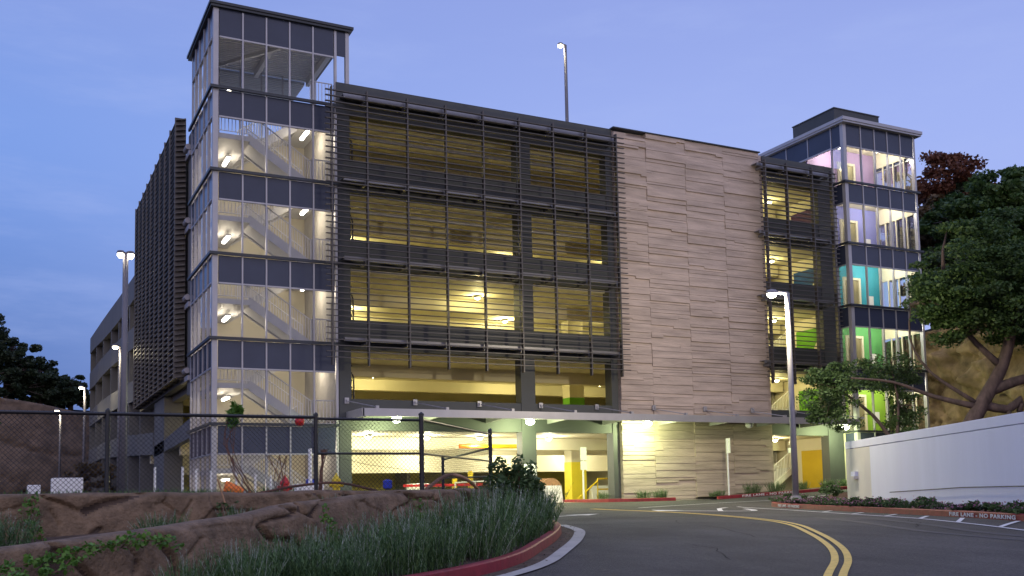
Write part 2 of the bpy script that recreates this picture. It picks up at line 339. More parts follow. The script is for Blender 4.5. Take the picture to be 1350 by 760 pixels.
def offs(P, d):
    o = []
    for i, p in enumerate(P):
        a = P[max(i - 1, 0)]; b = P[min(i + 1, len(P) - 1)]; v = Vector((b[0] - a[0], b[1] - a[1])).normalized(); o.append((p[0] + v.y * d, p[1] - v.x * d))
    return o
gc = offs(kl, .36)
mb = MB(); mb.add(*ribbon(gc[1:8], .22, .020)); tag(mb.build('gutter', M['concrete']), 'pale concrete gutter strip in front of the curved red kerb', kind='structure')
mb = MB(); mb.add(*ribbon(offs(kl, .13)[1:8], .26, .010)); tag(mb.build('gutter_dirt', M['soil']), kind='structure')
kr = [(9.6, -31.5), (11.0, -28), (12.1, -25.0), (13.2, -22.0), (14.2, -19.2), (15.1, -16.6), (15.9, -14.4), (16.6, -12.6), (17.2, -11.4), (17.75, -10.75)]
kerb('kerb', kr, -1, M['red'], label='long red kerb below the white wall')
kerb('kerb', [(17.75, -10.75), (18.2, -10.5), (18.7, -10.45), (20.2, -10.0), (22, -8.9), (26, -7.3), (34, -5.6)], -1, M['kerb'], label='bare concrete kerb behind the street lamp')
kerb('kerb', [(17.4, 4.6), (16.7, 2.2), (16.9, -.4), (17.7, -1.15), (18.9, -1.35), (20.3, -1.45)], 1, M['red'], label='short red kerb at the left foot of the board concrete wall')
kerb('kerb', [(22.3, -2.0), (23.5, -2.05), (25.5, -2.1), (28, -2.15), (31, -2.2), (36, -2.4), (44, -2.6)], 1, M['red'], label='red kerb climbing past the board concrete wall')
# kerb lettering
def letters(txt, size, p, q, zoff, parent_name, lab=None):
    c = bpy.data.curves.new('kerb_lettering', 'FONT'); c.body = txt; c.size = size; c.extrude = .002; c.space_character = 1.15; c.offset = .004
    t = bpy.data.objects.new('tmp', c); COL.objects.link(t); bpy.context.view_layer.update()
    me = bpy.data.meshes.new_from_object(t.evaluated_get(bpy.context.evaluated_depsgraph_get())); bpy.data.objects.remove(t)
    o = bpy.data.objects.new('kerb_lettering', me); COL.objects.link(o); me.materials.clear(); me.materials.append(M['paintw'])
    xs = [v.co.x for v in me.vertices]; wid = max(xs) - min(xs)
    P = Vector((p[0], p[1], g(*p) + zoff)); Q = Vector((q[0], q[1], g(*q) + zoff)); X = (Q - P).normalized(); Y = Vector((0, 0, 1)); Y = (Y - X * X.z).normalized(); Z = X.cross(Y)
    sx = (Q - P).length / wid
    o.matrix_world = Matrix(((X.x * sx, Y.x, Z.x, P.x), (X.y * sx, Y.y, Z.y, P.y), (X.z * sx, Y.z, Z.z, P.z), (0, 0, 0, 1)))
    tag(o, lab, kind='structure'); return o
def lerp(a, b, t): return tuple(a[i] + (b[i] - a[i]) * t for i in range(len(a)))
KR = catmull(kr, .3)
def along(P, a, b, out=.02):
    p = min(P, key=lambda c: abs(c[1] - a)); q = min(P, key=lambda c: abs(c[1] - b)); d = Vector((q[0] - p[0], q[1] - p[1])).normalized(); n = (d.y * out, -d.x * out)
    return (p[0] + n[0], p[1] + n[1]), (q[0] + n[0], q[1] + n[1])
for a, b, lab in ((-22.3, -24.6, 'white FIRE LANE - NO PARKING lettering at the near end of the kerb'), (-12.4, -14.0, 'white FIRE LANE - NO PARKING lettering on the kerb below the street lamp')):
    p, q = along(KR, a, b, .03)
    letters('FIRE LANE - NO PARKING', .12, p, q, .03, None, lab)
letters('FIRE LANE - NO PARKING', .14, (23.6, -2.08), (26.9, -2.16), .03, None, 'white FIRE LANE - NO PARKING lettering on the kerb by the board wall')

# beds
def sheet(name, poly, zf, m, label=None, step=.4):
    import mathutils.geometry as mg
    P2 = [Vector((p[0], p[1])) for p in poly]
    xs = [p.x for p in P2]; ys = [p.y for p in P2]; pts = list(P2); n0 = len(P2)
    x = min(xs)
    def inside(x, y):
        c = False; j = n0 - 1
        for i in range(n0):
            if (P2[i].y > y) != (P2[j].y > y) and x < (P2[j].x - P2[i].x) * (y - P2[i].y) / (P2[j].y - P2[i].y) + P2[i].x: c = not c
            j = i
        return c
    while x < max(xs):
        y = min(ys)
        while y < max(ys):
            if inside(x, y): pts.append(Vector((x + random.uniform(-.1, .1) * step, y + random.uniform(-.1, .1) * step)))
            y += step
        x += step
    r = mg.delaunay_2d_cdt(pts, [(i, (i + 1) % n0) for i in range(n0)], [list(range(n0))], 1, 1e-4)
    mb = MB(); mb.v = [(p.x, p.y, zf(p.x, p.y)) for p in r[0]]; mb.f = [tuple(f) for f in r[2]]
    return tag(mb.build(name, m, smooth=True), label, kind='structure')
KL = catmull(kl, .5)
bedL = [p for p in offs(KL, -.14)] + [(4.4, -3), (4.0, -14), (2.0, -20.3), (-.2, -23.6), (-1.6, -24.3), (-4.5, -26.4), (-7.2, -28.0), (-8, -29)]
def zbed(x, y): return g(x, y) + .10 + .04 * mn.noise(Vector((x, y, 0)))
sheet('planting_bed', bedL, zbed, M['soil'], 'dark soil bed inside the curved red kerb')
bedR = [p for p in offs(KR, -.14)][::-1] if False else [p for p in offs(KR, .0)]
bedR = [(p[0] + .13, p[1] + .05) for p in KR] + [(18.7, -10.3), (20.2, -9.85), (22, -8.75), (26, -7.15), (34, -5.45), (40, -14), (30, -24), (14.5, -33)]
def zbr(x, y): return g(x, y) + .12 + .05 * mn.noise(Vector((x * 1.3, y * 1.3, 3))) + max(0, (x - 20)) * .03
sheet('mulch_bed', bedR, zbr, M['mulch'], 'reddish mulch bed round the white wall', .5)
sheet('planting_strip', [(16.9, 3), (17.0, -.3), (17.8, -1.0), (18.9, -1.2), (20.3, -1.3), (20.4, -.2), (18.3, -.2), (18.3, 3)], lambda x, y: g(x, y) + .11, M['soil'])
sheet('planting_strip', [(22.3, -1.85), (28, -2.0), (36, -2.25), (36, -.9), (32, -.1), (27, -.24), (22.3, -.24)], lambda x, y: g(x, -2.1) + .12, M['soil'])
sheet('entrance_apron', [(20.35, -1.75), (22.35, -2.3), (22.35, -.24), (20.35, -.24)], lambda x, y: g(x, y) + .02, M['concrete'], 'pale concrete apron between the two red kerbs')
terr = [(-80, -23.45), (-.9, -23.45), (1.9, -20.1), (3.9, -14), (4.4, -1.2), (-.4, -.8), (-.4, 110), (-80, 110)]
sheet('terrace_soil', terr, lambda x, y: .30 + .05 * mn.noise(Vector((x * .5, y * .5, 0))), M['soil'], 'bare earth terrace behind the chain link fence', 2.5)
sheet('terrace_soil', [(-12, -28), (-7, -27.6), (-4.5, -26.2), (-1.8, -24.2), (-1, -23.6), (-12, -23.4)], lambda x, y: -.12 + .35 * sst(-5, -1.5, x) + .03 * mn.noise(Vector((x, y, 0))), M['soil'], None, .5)

# ------------------------------------------------------------------ rock walls
def rockwall(name, label, pts, zbase, m, th=.4, res=.026, amp=.06, crack=.10, cs=.9, seed=0, lean=.12):
    P = catmull(pts, res); n = len(P); H = max(p[2] for p in P) - zbase; nv = max(6, int(H / res)); nt_ = 6; cols = nv + 1 + nt_ + 3
    vs = []; CR = []
    for i, p in enumerate(P):
        a = P[max(i - 1, 0)]; b = P[min(i + 1, n - 1)]; d = Vector((b[0] - a[0], b[1] - a[1])).normalized(); nn = Vector((d.y, -d.x))
        top = p[2] + .035 * mn.noise(Vector((i * res * 1.1, 0, seed)))
        for j in range(cols):
            if j <= nv: t = j / nv; z = zbase + (top - .05 - zbase) * t; o_ = lean * (1 - t)
            elif j <= nv + nt_: u = (j - nv) / nt_; z = top - .05 + .05 * math.sin(u * 3.1416) ** .5 if 0 < u < 1 else top - .05; o_ = -th * u
            else: z = top - .05 - (j - nv - nt_) * .25; o_ = -th
            q = Vector((p[0], p[1], z)); s = q * cs + Vector((seed, seed * 2, 0)); w = Vector((mn.noise(s * 1.7), mn.noise(s * 1.7 + Vector((9, 0, 0))), 0)) * .5
            dsp = amp * (mn.noise(s + w) + .5 * mn.noise(s * 2.3) + .2 * mn.noise(s * 7)) 
            al = Vector((i * res * cs * .62, 0, z * cs * 1.15)) + w * .33 + Vector((seed, 0, 0)) + Vector((z * cs * .25, 0, 0))
            dd, pp = mn.voronoi(al); e = dd[1] - dd[0]; cp = pp[0]; h1 = mn.noise(cp * 3.7 + Vector((.5, .3, .1))); h2 = mn.noise(cp * 5.1 + Vector((7, 1, 2)))
            dsp += amp * 1.5 * h1 + (al - cp).x * amp * 2.2 * h2 + (al - cp).z * amp * 2.2 * h1
            vis = 1 if mn.noise((cp + pp[1]) * 2.3) > -.12 else .12
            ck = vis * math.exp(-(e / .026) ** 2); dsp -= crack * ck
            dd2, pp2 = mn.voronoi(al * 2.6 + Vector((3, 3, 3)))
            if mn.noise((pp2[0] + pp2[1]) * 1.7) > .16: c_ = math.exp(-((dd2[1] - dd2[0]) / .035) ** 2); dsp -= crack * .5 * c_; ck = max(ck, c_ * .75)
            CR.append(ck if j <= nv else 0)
            k = 1 if j <= nv + 1 else (.3 if j <= nv + nt_ else 0)
            q += Vector((nn.x, nn.y, 0)) * (o_ + dsp * k)
            vs.append(q)
    fs = [(i * cols + j, (i + 1) * cols + j, (i + 1) * cols + j + 1, i * cols + j + 1) for i in range(n - 1) for j in range(cols - 1)]
    o = MB().add(vs, fs).build(name, m, smooth=True); o.data.materials.append(M['soil'])  # soil slot serves as painted shade in the deep cracks
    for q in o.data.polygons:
        if min(CR[v] for v in q.vertices) > .42: q.material_index = 1  # dark soil colour on deep crack faces paints in the shade of the grooves
    return tag(o, label, 'rock wall')
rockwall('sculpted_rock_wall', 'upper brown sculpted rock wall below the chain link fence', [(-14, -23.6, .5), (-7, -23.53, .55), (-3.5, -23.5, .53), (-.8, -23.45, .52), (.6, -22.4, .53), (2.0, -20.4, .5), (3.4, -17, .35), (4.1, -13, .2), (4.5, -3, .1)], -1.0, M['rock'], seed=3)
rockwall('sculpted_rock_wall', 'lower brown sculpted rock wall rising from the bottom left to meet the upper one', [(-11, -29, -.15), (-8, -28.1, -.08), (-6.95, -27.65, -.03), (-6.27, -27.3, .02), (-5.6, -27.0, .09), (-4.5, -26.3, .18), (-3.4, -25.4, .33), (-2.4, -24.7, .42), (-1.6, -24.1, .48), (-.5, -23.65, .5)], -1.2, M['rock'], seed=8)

# ------------------------------------------------------------------ parking garage
FL = 3.3
GAR = thing('parking_garage', 'long five storey garage behind dark louvre screens', 'parking garage', (5, 0, 0))
cols_x = [(5.0, 5.5), (13.25, 13.95), (17.95, 18.32), (31.15, 32.2)]
for a, b in cols_x: MB().box(a, 0, 0, b, .55, 16.2).build('column', M['frame'], GAR)
zsp = [(3.15, 4.42), (6.45, 7.67), (9.85, 11.02), (12.98, 14.3), (16.2, 17.54)]
for k, (a, b) in enumerate(zsp):
    mb = MB()
    for x0, x1 in ((5.5, 13.25), (13.95, 17.95), (27.4, 31.15)):
        if k == 4: continue
        MB().box(x0, .04, a, x1, .34, b).build('spandrel', M['frame'], GAR)
    if k == 4: MB().box(4.92, -.06, a, 18.29, .34, b).build('parapet', M['frame'], GAR); MB().box(27.4, -.06, a, 32.2, .34, b - .04).build('parapet', M['frame'], GAR)
mb = MB()
for k in range(1, 6):
    z = FL * k
    mb.box(5.0, .36, z - .16, 32.2, 24, z); mb.box(.3, 5.3, z - .17, 4.99, 24, z - .01)
    for y in (4.2, 9.6, 15, 20.4):
        mb.box(.3 if y > 5 else 5.5, y, z - .72, 32.0, y + .42, z - .165)
mb.build('floor_slab', M['cream'], GAR)
for k in (3, 4): MB().tube([(5.6, 1.9, FL * (k + 1) - .42), (18.2, 1.9, FL * (k + 1) - .42)], .065, 8).build('ceiling_pipe', M['white'], GAR)
MB().add([(0.2, .3, .012), (27.2, .3, .012), (27.2, 24, .012), (.2, 24, .012)], [(0, 1, 2, 3)]).build('ground_floor', M['floor'], GAR)
MB().box(.2, 24.0, 0, 33.5, 24.3, 17.0).build('back_wall', M['olive'], GAR)
MB().box(32.21, 0.0, 0, 32.45, 24, 17.2).build('side_wall', M['cream'], GAR)
MB().box(27.45, 6.9, 0, 27.6, 24, 16.4).build('side_wall', M['cream'], GAR)
MB().box(5.35, 6.5, 0, 5.5, 12, 16.4).build('side_wall', M['cream'], GAR)
# far lower ramp parapets seen inside
mb = MB()
for k in (1, 2, 3, 4): mb.box(5.6, 12.0, FL * k, 27.2, 12.25, FL * k + 1.15)
mb.build('inner_parapet', M['olive'], GAR)
MB().box(.3, 14.0, 1.78, 27.2, 14.3, 3.12).build('ramp_beam', M['cream'], GAR)
MB().box(.3, 19.0, .0, 27.2, 19.2, 1.9).build('low_wall', M['olive'], GAR)
# inner columns, painted below
def incol(x, y, k, m, h=2.1):
    z = FL * k; c = MB().box(x - .45, y - .38, z + .01, x + .45, y + .38, z + 3.12).build('inner_column', M['cream'], GAR)
    MB().box(x - .456, y - .386, z + .012, x + .456, y + .386, z + h).build('painted_band', m, c)
incol(20.35, 7.6, 0, M['yellowpaint']); incol(20.35, 7.6, 1, M['wgreen'], 2.25); incol(20.35, 7.6, 2, M['wgreen'], 1.6); incol(20.35, 7.6, 3, M['wblue'], 1.4)
incol(10.5, 14.5, 2, M['wgreen'], 1.6)
# pipes beside the left column, electrical conduit
for k in range(1, 5):
    mb = MB(); z = FL * k
    mb.tube([(5.62, .5, z + 1.15), (5.62, .5, z + 1.9), (5.56, .5, z + 2.7), (5.52, .5, z + 3.0)], .06, 8); mb.tube([(5.78, .55, z + 1.15), (5.78, .55, z + 2.0), (5.72, .55, z + 2.2)], .035, 6)
    for q in range(5): mb.tube([(5.62, .5, z + 1.3 + q * .3), (5.62, .5, z + 1.36 + q * .3)], .085, 8)
    mb.build('drain_pipe', M['black'], GAR)
# roof edge and penthouse handled with the lift tower
# left bay interior wall of right bay: painted supergraphic walls and open stair
wallc = ['mustard', 'wgreen', 'wgreen', 'wblue', 'wpurple']
for k in range(5):
    z = FL * k
    w = MB().box(32.12, .6, z + .01, 32.2, 3.1, z + 2.5).build('painted_wall', M[wallc[k]], GAR)
    if k:
        mb = MB(); a0, a1 = R_(15), R_(80); cy, cz, r0, r1 = .7, z + .95, .55, 1.15; n = 10; vs = []
        for i in range(n + 1):
            t = a0 + (a1 - a0) * i / n
            for r in (r0, r1):
                for x in (32.105, 32.117): vs.append((x, cy + r * math.cos(t), cz + r * math.sin(t)))
        fs = []
        for i in range(n):
            o = i * 4; fs += [(o, o + 4, o + 6, o + 2), (o, o + 1, o + 5, o + 4), (o + 2, o + 6, o + 7, o + 3)]
        fs += [(0, 2, 3, 1), (n * 4, n * 4 + 1, n * 4 + 3, n * 4 + 2)]
        mb.add(vs, fs); mb.build('floor_number_graphic', M['cream'], w)
def railing(mb, p, q, h=1.05, sp=.13, r=.016):
    P = Vector(p); Q = Vector(q); n = max(2, int((Q - P).length / sp)); U = Vector((0, 0, 1))
    mb.tube([P + U * h, Q + U * h], .024, 6); mb.tube([P + U * .12, Q + U * .12], .016, 5)
    for i in range(n + 1):
        b = P + (Q - P) * (i / n); mb.tube([b + U * .1, b + U * h], r if i % 8 else .024, 4, cap=False)
def flight(xa, xb, ya, yb, za, zb, steps=10):
    mb = MB()
    for i in range(steps):
        x0 = xa + (xb - xa) * i / steps; x1 = xa + (xb - xa) * (i + 1) / steps; z = za + (zb - za) * (i + 1) / steps
        mb.box(min(x0, x1) - .02, ya + .05, z - .05, max(x0, x1) + .02, yb - .05, z); mb.box(min(x0, x0 + .02), ya + .05, z - (zb - za) / steps, max(x0, x0 + .02), yb - .05, z - .051)
    mb.add([(xa, ya + .05, za - .16), (xb, ya + .05, zb - .16), (xb, yb - .05, zb - .16), (xa, yb - .05, za - .16)], [(0, 1, 2, 3)])
    for y in (ya, yb - .05):
        lo = -.24; hi = .19
        pts = [(xa, za + lo), (xb, zb + lo), (xb, zb + hi), (xa, za + hi)]
        vs = [(x, y, z) for x, z in pts] + [(x, y + .05, z) for x, z in pts]
        mb.add(vs, [(0, 1, 2, 3), (7, 6, 5, 4), (0, 4, 5, 1), (1, 5, 6, 2), (2, 6, 7, 3), (3, 7, 4, 0)])
    return mb
for k in range(3):
    z = FL * k
    s = flight(29.6, 32.0, 3.6, 4.8, z + .02, z + 1.6, 9).build('garage_stair', M['stair'], GAR)
    s2 = flight(32.0, 29.6, 5.0, 6.2, z + 1.6, z + 3.2, 9).build('garage_stair', M['stair'], GAR)
    rm = MB(); railing(rm, (29.6, 3.6, z + .02), (32.0, 3.6, z + 1.6)); railing(rm, (32.0, 5.0, z + 1.6), (29.6, 5.0, z + 3.2)); railing(rm, (28.2, 3.6, z + .02), (29.6, 3.6, z + .02)); rm.build('railing', M['white'], s)

# board-formed concrete wall
seam = [18.3, 20.1, 22.4, 24.73, 27.05]
for c in range(4):
    x0, x1 = seam[c] + .008, seam[c + 1] - .008; mb = MB(); z = -.05; bl = [(x0, z), (x1, z)]
    while z < 17.4:
        h = random.choice([.12, .17, .22, .27, .33, .42]); z2 = min(z + h, 17.55)
        if 17.55 - z2 < .12: z2 = 17.55
        if z2 >= 17.55: tl = [(x0, 17.55), (x1, 17.55)]
        elif random.random() < .33 and h > .2:
            xj = random.uniform(x0 + .3, x1 - .3); dz = random.choice([-1, 1]) * random.uniform(.07, .12); tl = [(x0, z2), (xj, z2), (xj + .001, z2 + dz), (x1, z2 + dz)]
        else: tl = [(x0, z2), (x1, z2)]
        yb_ = -.2 - random.choice([0, .014, .028, .042, .06]) ; yt = yb_ + random.uniform(.0, .02)
        # split the row at the jogs into simple quads
        xs = sorted({round(p[0], 4) for p in bl + tl})
        def zat(pl, x, e):
            for i in range(len(pl) - 1):
                if pl[i][0] - 1e-5 <= x + e <= pl[i + 1][0] + 1e-5 and pl[i + 1][0] - pl[i][0] > .01: return pl[i][1] + 0 * e if True else 0
            return pl[-1][1]
        for i in range(len(xs) - 1):
            if xs[i + 1] - xs[i] < .01: continue
            m_ = (xs[i] + xs[i + 1]) / 2; zb_ = zat(bl, m_, 0); zt_ = zat(tl, m_, 0)
            if zt_ - zb_ < .01: continue
            a, b = xs[i], xs[i + 1]; zt2 = zt_ - .014
            mb.add([(a, yb_, zb_), (b, yb_, zb_), (b, 0, zb_), (a, 0, zb_), (a, yt, zt2), (b, yt, zt2), (b, 0, zt2), (a, 0, zt2)], [(0, 3, 2, 1), (4, 5, 6, 7), (0, 1, 5, 4), (1, 2, 6, 5), (2, 3, 7, 6), (3, 0, 4, 7)])
        bl = tl; z = z2
    mb.build('board_concrete_panel', M['boards'], GAR)
MB().box(18.33, .002, 0, 27.39, .35, 17.5).build('wall_core', M['boards'], GAR)
mb = MB(); mb.box(18.25, -.30, 17.55, 27.1, .36, 17.60); mb.build('wall_coping', M['alud'], GAR)

# louvre screens (front)
def louvres(x0, x1, vx, ztop=16.95, zbot=5.95):
    s = MB()
    for x in vx: s.box(x - .028, -.93, 5.66, x + .028, -.74, 16.98)
    sc = s.build('louvre_screen', M['bronze'], GAR)
    b = MB(); z = zbot
    while z < ztop:
        b.add([(x0, -.95, z), (x1, -.95, z), (x1, -.82, z + .012), (x0, -.82, z + .012), (x0, -.95, z + .034), (x1, -.95, z + .034), (x1, -.82, z + .046), (x0, -.82, z + .046)],
              [(0, 3, 2, 1), (4, 5, 6, 7), (0, 1, 5, 4), (1, 2, 6, 5), (2, 3, 7, 6), (3, 0, 4, 7)]); z += .2357
    b.build('louvre_blade', M['bronze'], sc)
    for z in (6.68, 9.98, 13.25, 16.72):
        c = MB()
        c.box(max(x0, 5.0) + .05, -.64, z, x1 - .3, -.60, z + .15); c.box(max(x0, 5.0) + .05, -.60, z + .12, x1 - .3, -.02, z + .15); c.box(max(x0, 5.0) + .05, -.60, z, x1 - .3, -.5, z + .02)
        for x in vx:
            if x > 4.9: c.box(x - .05, -.66, z - .12, x + .05, -.0, z - .01)
        c.build('support_ledge', M['ledge'], sc)
louvres(4.22, 18.42, [4.48, 5.97, 7.72, 9.45, 11.2, 12.95, 14.66, 16.38, 18.0])
louvres(26.5, 31.6, [26.85, 28.25, 29.95, 31.3])

# entrance canopy
CAN = MB().box(5.3, -2.06, 3.56, 31.3, -1.96, 3.87)
CAN.prism([(5.28, -2.06), (5.36, -2.06), (5.36, .0), (5.28, .0)], 3.54, 3.88)
can = CAN.build('canopy', M['alu'], GAR)
MB().box(5.37, -1.95, 3.80, 31.3, -.02, 3.83).build('canopy_deck', M['steel'], can)
mb = MB()
for i in range(130): x = 5.45 + i * .2; mb.box(x, -1.94, 3.75, x + .09, -.03, 3.798)
mb.build('deck_rib', M['steel'], can)
mb = MB()
tx = [5.3, 8.25, 11.2, 14.2, 17.1, 20.05, 23.0, 25.9, 28.9, 31.0]
for x in tx: MB().add([(x + .3, -1.94, 3.60), (x + .3, -.02, 3.52), (x + .3, -.02, 3.74), (x + .3, -1.94, 3.74), (x + .38, -1.94, 3.60), (x + .38, -.02, 3.52), (x + .38, -.02, 3.74), (x + .38, -1.94, 3.74)], [(0, 1, 2, 3), (7, 6, 5, 4), (0, 4, 5, 1), (1, 5, 6, 2), (2, 6, 7, 3), (3, 7, 4, 0)]).build('bracket', M['alu'], can)
for x in tx:
    mb = MB(); mb.tube([(x, -.04, 4.33), (x + .62, -1.9, 3.93)], .022, 6); yq = -.0 if not 18.3 < x < 27.2 else -.3
    mb.box(x - .09, yq - .05, 4.22, x + .09, yq, 4.46); mb.box(x - .03, yq - .14, 4.28, x + .03, yq - .04, 4.38); mb.box(x + .56, -2.0, 3.87, x + .68, -1.84, 3.98); mb.build('tie_rod', M['alu'], can)

# left wing of sloped ramps
def band(bot, top, y_list, x=0., t=.3):
    mb = MB(); n = len(y_list)
    vs = []
    for y in y_list:
        zb = float(np.interp(y, [p[0] for p in bot], [p[1] for p in bot])); zt = float(np.interp(y, [p[0] for p in top], [p[1] for p in top]))
        vs += [(x, y, zb), (x, y, zt), (x + t, y, zt), (x + t, y, zb)]
    fs = []
    for i in range(n - 1):
        o = i * 4
        for j in range(4): fs.append((o + j, o + 4 + j, o + 4 + (j + 1) % 4, o + (j + 1) % 4))
    fs += [(3, 2, 1, 0), ((n - 1) * 4, (n - 1) * 4 + 1, (n - 1) * 4 + 2, (n - 1) * 4 + 3)]
    mb.add(vs, fs); return mb
Z5t = [(17, 14.2), (22.5, 14.46), (29.9, 14.72), (36.9, 15.02), (43.4, 15.34), (50.4, 15.66), (57.6, 15.93), (64, 16.17)]
Z5b = [(17, 13.0), (22.8, 13.1), (29.7, 13.15), (36.7, 13.3), (43.2, 13.58), (49.7, 13.9), (57.3, 14.4), (64, 14.7)]
Z4t = [(17, 10.9), (22.2, 11.12), (29.6, 11.5), (36.5, 11.94), (43, 12.2), (49.5, 12.47), (57, 12.65), (64, 12.8)]
Z4b = [(17, 9.6), (23.7, 9.84), (29.7, 10.18), (36.4, 10.45), (42.8, 10.76), (49.3, 10.95), (56.7, 11.0), (64, 11.2)]
Z3t = [(17, 7.6), (23.6, 7.79), (29.5, 8.08), (36.1, 8.37), (42.5, 8.65), (48.9, 8.89), (56.4, 8.99), (64, 9.1)]
Z3b = [(17, 6.3), (23.4, 6.57), (29.3, 6.77), (36.8, 7.11), (42.3, 7.31), (49.8, 7.49), (64, 7.68)]
Z2t = [(17.3, 4.1), (31.6, 4.83), (42, 5.13), (47.3, 5.3), (62, 5.4), (64, 5.4)]
Z2b = [(17.2, 2.93), (31.5, 3.5), (49.3, 4.08), (57.5, 4.1), (64, 4.1)]
yl = [17, 23, 29, 36, 43, 50, 57, 64]
for bo, to in ((Z5b, Z5t), (Z4b, Z4t), (Z3b, Z3t), (Z2b, Z2t)):
    band(bo, to, yl).build('ramp_parapet', M['wing'], GAR)
    s = MB(); b = [(p[0], p[1] + .12) for p in bo]; c = [(p[0], p[1] + .3) for p in bo]; band(b, c, yl, .301, 14).build('ramp_slab', M['wingin'], GAR)
mb = MB()
for y in (23.1, 29.5, 36.5, 42.3, 49.5, 56.7, 63.4): mb.box(.03, y, -.2, 1.15, y + .38, float(np.interp(y, [p[0] for p in Z5b], [p[1] for p in Z5b])) + .1)
mb.build('wing_column', M['wing'], GAR)
MB().box(14.3, 17, -.2, 14.5, 64, 15).build('wing_inner_wall', M['wingin'], GAR)
MB().box(.2, 64.0, -.2, 14.5, 64.3, 15.9).build('wing_end_wall', M['wing'], GAR)
mb = MB(); mb.box(.0, 12.9, -.2, .9, 16.6, 5.6); mb.box(.05, 5.15, 5.0, .35, 6.2, 16.6); mb.box(.4, 6.0, 5.35, .8, 22, 5.65); mb.build('wing_pier', M['wing'], GAR)
band([(5.15, 3.12), (16.9, 2.75)], [(5.15, 3.93), (13.2, 3.45), (16.9, 3.35)], [5.15, 9, 13.2, 16.9], .0).build('ramp_parapet', M['wing'], GAR)
# side louvre screen with deep blades
s = MB()
for i in range(10): y = 6.5 + i * 1.72; s.box(-.50, y - .03, 5.75, -.02, y + .03, 17.5)
ss_ = s.build('louvre_screen', M['bronzew'], GAR)
b = MB(); z = 5.8
while z < 17.5:
    b.add([(-.46, 6.3, z - .02), (-.05, 6.3, z + .06), (-.05, 6.3, z + .12), (-.46, 6.3, z + .02), (-.46, 22.1, z - .02), (-.05, 22.1, z + .06), (-.05, 22.1, z + .12), (-.46, 22.1, z + .02)], [(0, 1, 2, 3), (7, 6, 5, 4), (0, 4, 5, 1), (1, 5, 6, 2), (2, 6, 7, 3), (3, 7, 4, 0)]); z += .2357
b.build('louvre_blade', M['bronzew'], ss_)
mb = MB()
for i in range(34): y = 6.55 + i * .47; mb.box(-.34, y, 5.78, -.3, y + .05, 17.5)
mb.build('louvre_fin', M['bronzew'], ss_)
mb = MB()
for z in (5.7, 8.9, 12.3, 15.6): mb.bar((.0, 5.3, z), (.0, 7.2, z), .14, .22); mb.tube([(-.05, 5.6, z + .35), (-.05, 6.3, z + .35)], .13, 10)
mb.build('screen_bracket', M['steel'], ss_)
MB().box(-.1, 6.2, 5.62, .25, 22.1, 5.74).build('bottom_rail', M['alud'], ss_)
MB().box(.36, 6.9, 5.66, .5, 22, 16.5).build('wing_screen_backing', M['wingin'], GAR)

# ------------------------------------------------------------------ stair tower (left)
ST = thing('stair_tower', 'tall glazed stair tower at the left corner with lit stairs', 'stair tower', (0, 0, 0))
mx = [.2, 1.14, 2.07, 3.01, 3.97, 4.87]
mb = MB()
mb.box(0, 0, 0, .2, .2, 19.75); mb.box(4.87, 0.0, 0, 4.97, .18, 16.5); mb.box(5.35, 0, 17.3, 5.5, .18, 19.75); mb.box(4.87, 0, 16.5, 4.97, .12, 19.75)
mb.box(0, 4.95, 0, .15, 5.1, 19.75); mb.box(5.35, 4.95, 16.5, 5.5, 5.1, 19.75)
mb.build('corner_column', M['alu'], ST)
mb = MB()
for x in mx[1:-1]: mb.box(x - .03, -.03, .02, x + .03, .09, 19.72)
for y in (1.01, 2.04, 3.13, 4.07): mb.box(-.03, y - .03, .02, .09, y + .03, 19.72)
for k in range(6):
    z = FL * k; zt = z + (2.18 if k < 5 else 2.1)
    for xx0, xx1 in zip(mx[:-1], mx[1:]): mb.box(xx0 + .031, -.02, zt - .03, xx1 - .031, .08, zt + .03)
    ys = [.2, 1.01, 2.04, 3.13, 4.07, 4.95]
    for a, b_ in zip(ys[:-1], ys[1:]): mb.box(-.02, a + .031, zt - .03, .08, b_ - .031, zt + .03)
for x in mx[1:-1]: mb.box(x - .03, 5.02, 16.52, x + .03, 5.09, 19.72)
mb.build('mullion', M['alu'], ST)
for k in range(1, 6): z = FL * k; mb = MB(); mb.box(-.13, -.14, z - .03, 4.96, -.035, z + .08); mb.box(-.13, -.035, z - .03, -.035, 5.2, z + .08); mb.build('floor_ledge', M['alud'], ST)
mb = MB()
for k in range(6):
    z = FL * k; zt = z + (2.18 if k < 5 else 2.1) + .032; z1 = z + 3.26
    for a, b_ in zip(mx[:-1], mx[1:]): MB().box(a + .031, .01, zt, b_ - .031, .05, z1).build('spandrel_panel', M['spandrel'], ST)
    for a, b_ in zip(ys[:-1], ys[1:]): MB().box(.01, a + .031, zt, .05, b_ - .031, z1).build('spandrel_panel', M['spandrel'], ST)
MB().box(4.98, .01, 18.7, 5.34, .05, 19.74).build('spandrel_panel', M['spandrel'], ST)
mb = MB()
for k in range(6):
    z = FL * k + (.02 if not k else .09); zt = FL * k + (2.18 if k < 5 else 2.1) - .032
    for a, b_ in zip(mx[:-1], mx[1:]): MB().add([(a + .031, .03, z), (b_ - .031, .03, z), (b_ - .031, .03, zt), (a + .031, .03, zt)], [(0, 1, 2, 3)]).build('glass_pane', M['glass'], ST)
    for a, b_ in zip(ys[:-1], ys[1:]): MB().add([(.03, a + .031, z), (.03, b_ - .031, z), (.03, b_ - .031, zt), (.03, a + .031, zt)], [(0, 1, 2, 3)]).build('glass_pane', M['glass'], ST)
MB().add([(.2, 5.05, 16.6), (5.3, 5.05, 16.6), (5.3, 5.05, 19.7), (.2, 5.05, 19.7)], [(0, 1, 2, 3)]).build('glass_pane', M['glass'], ST)
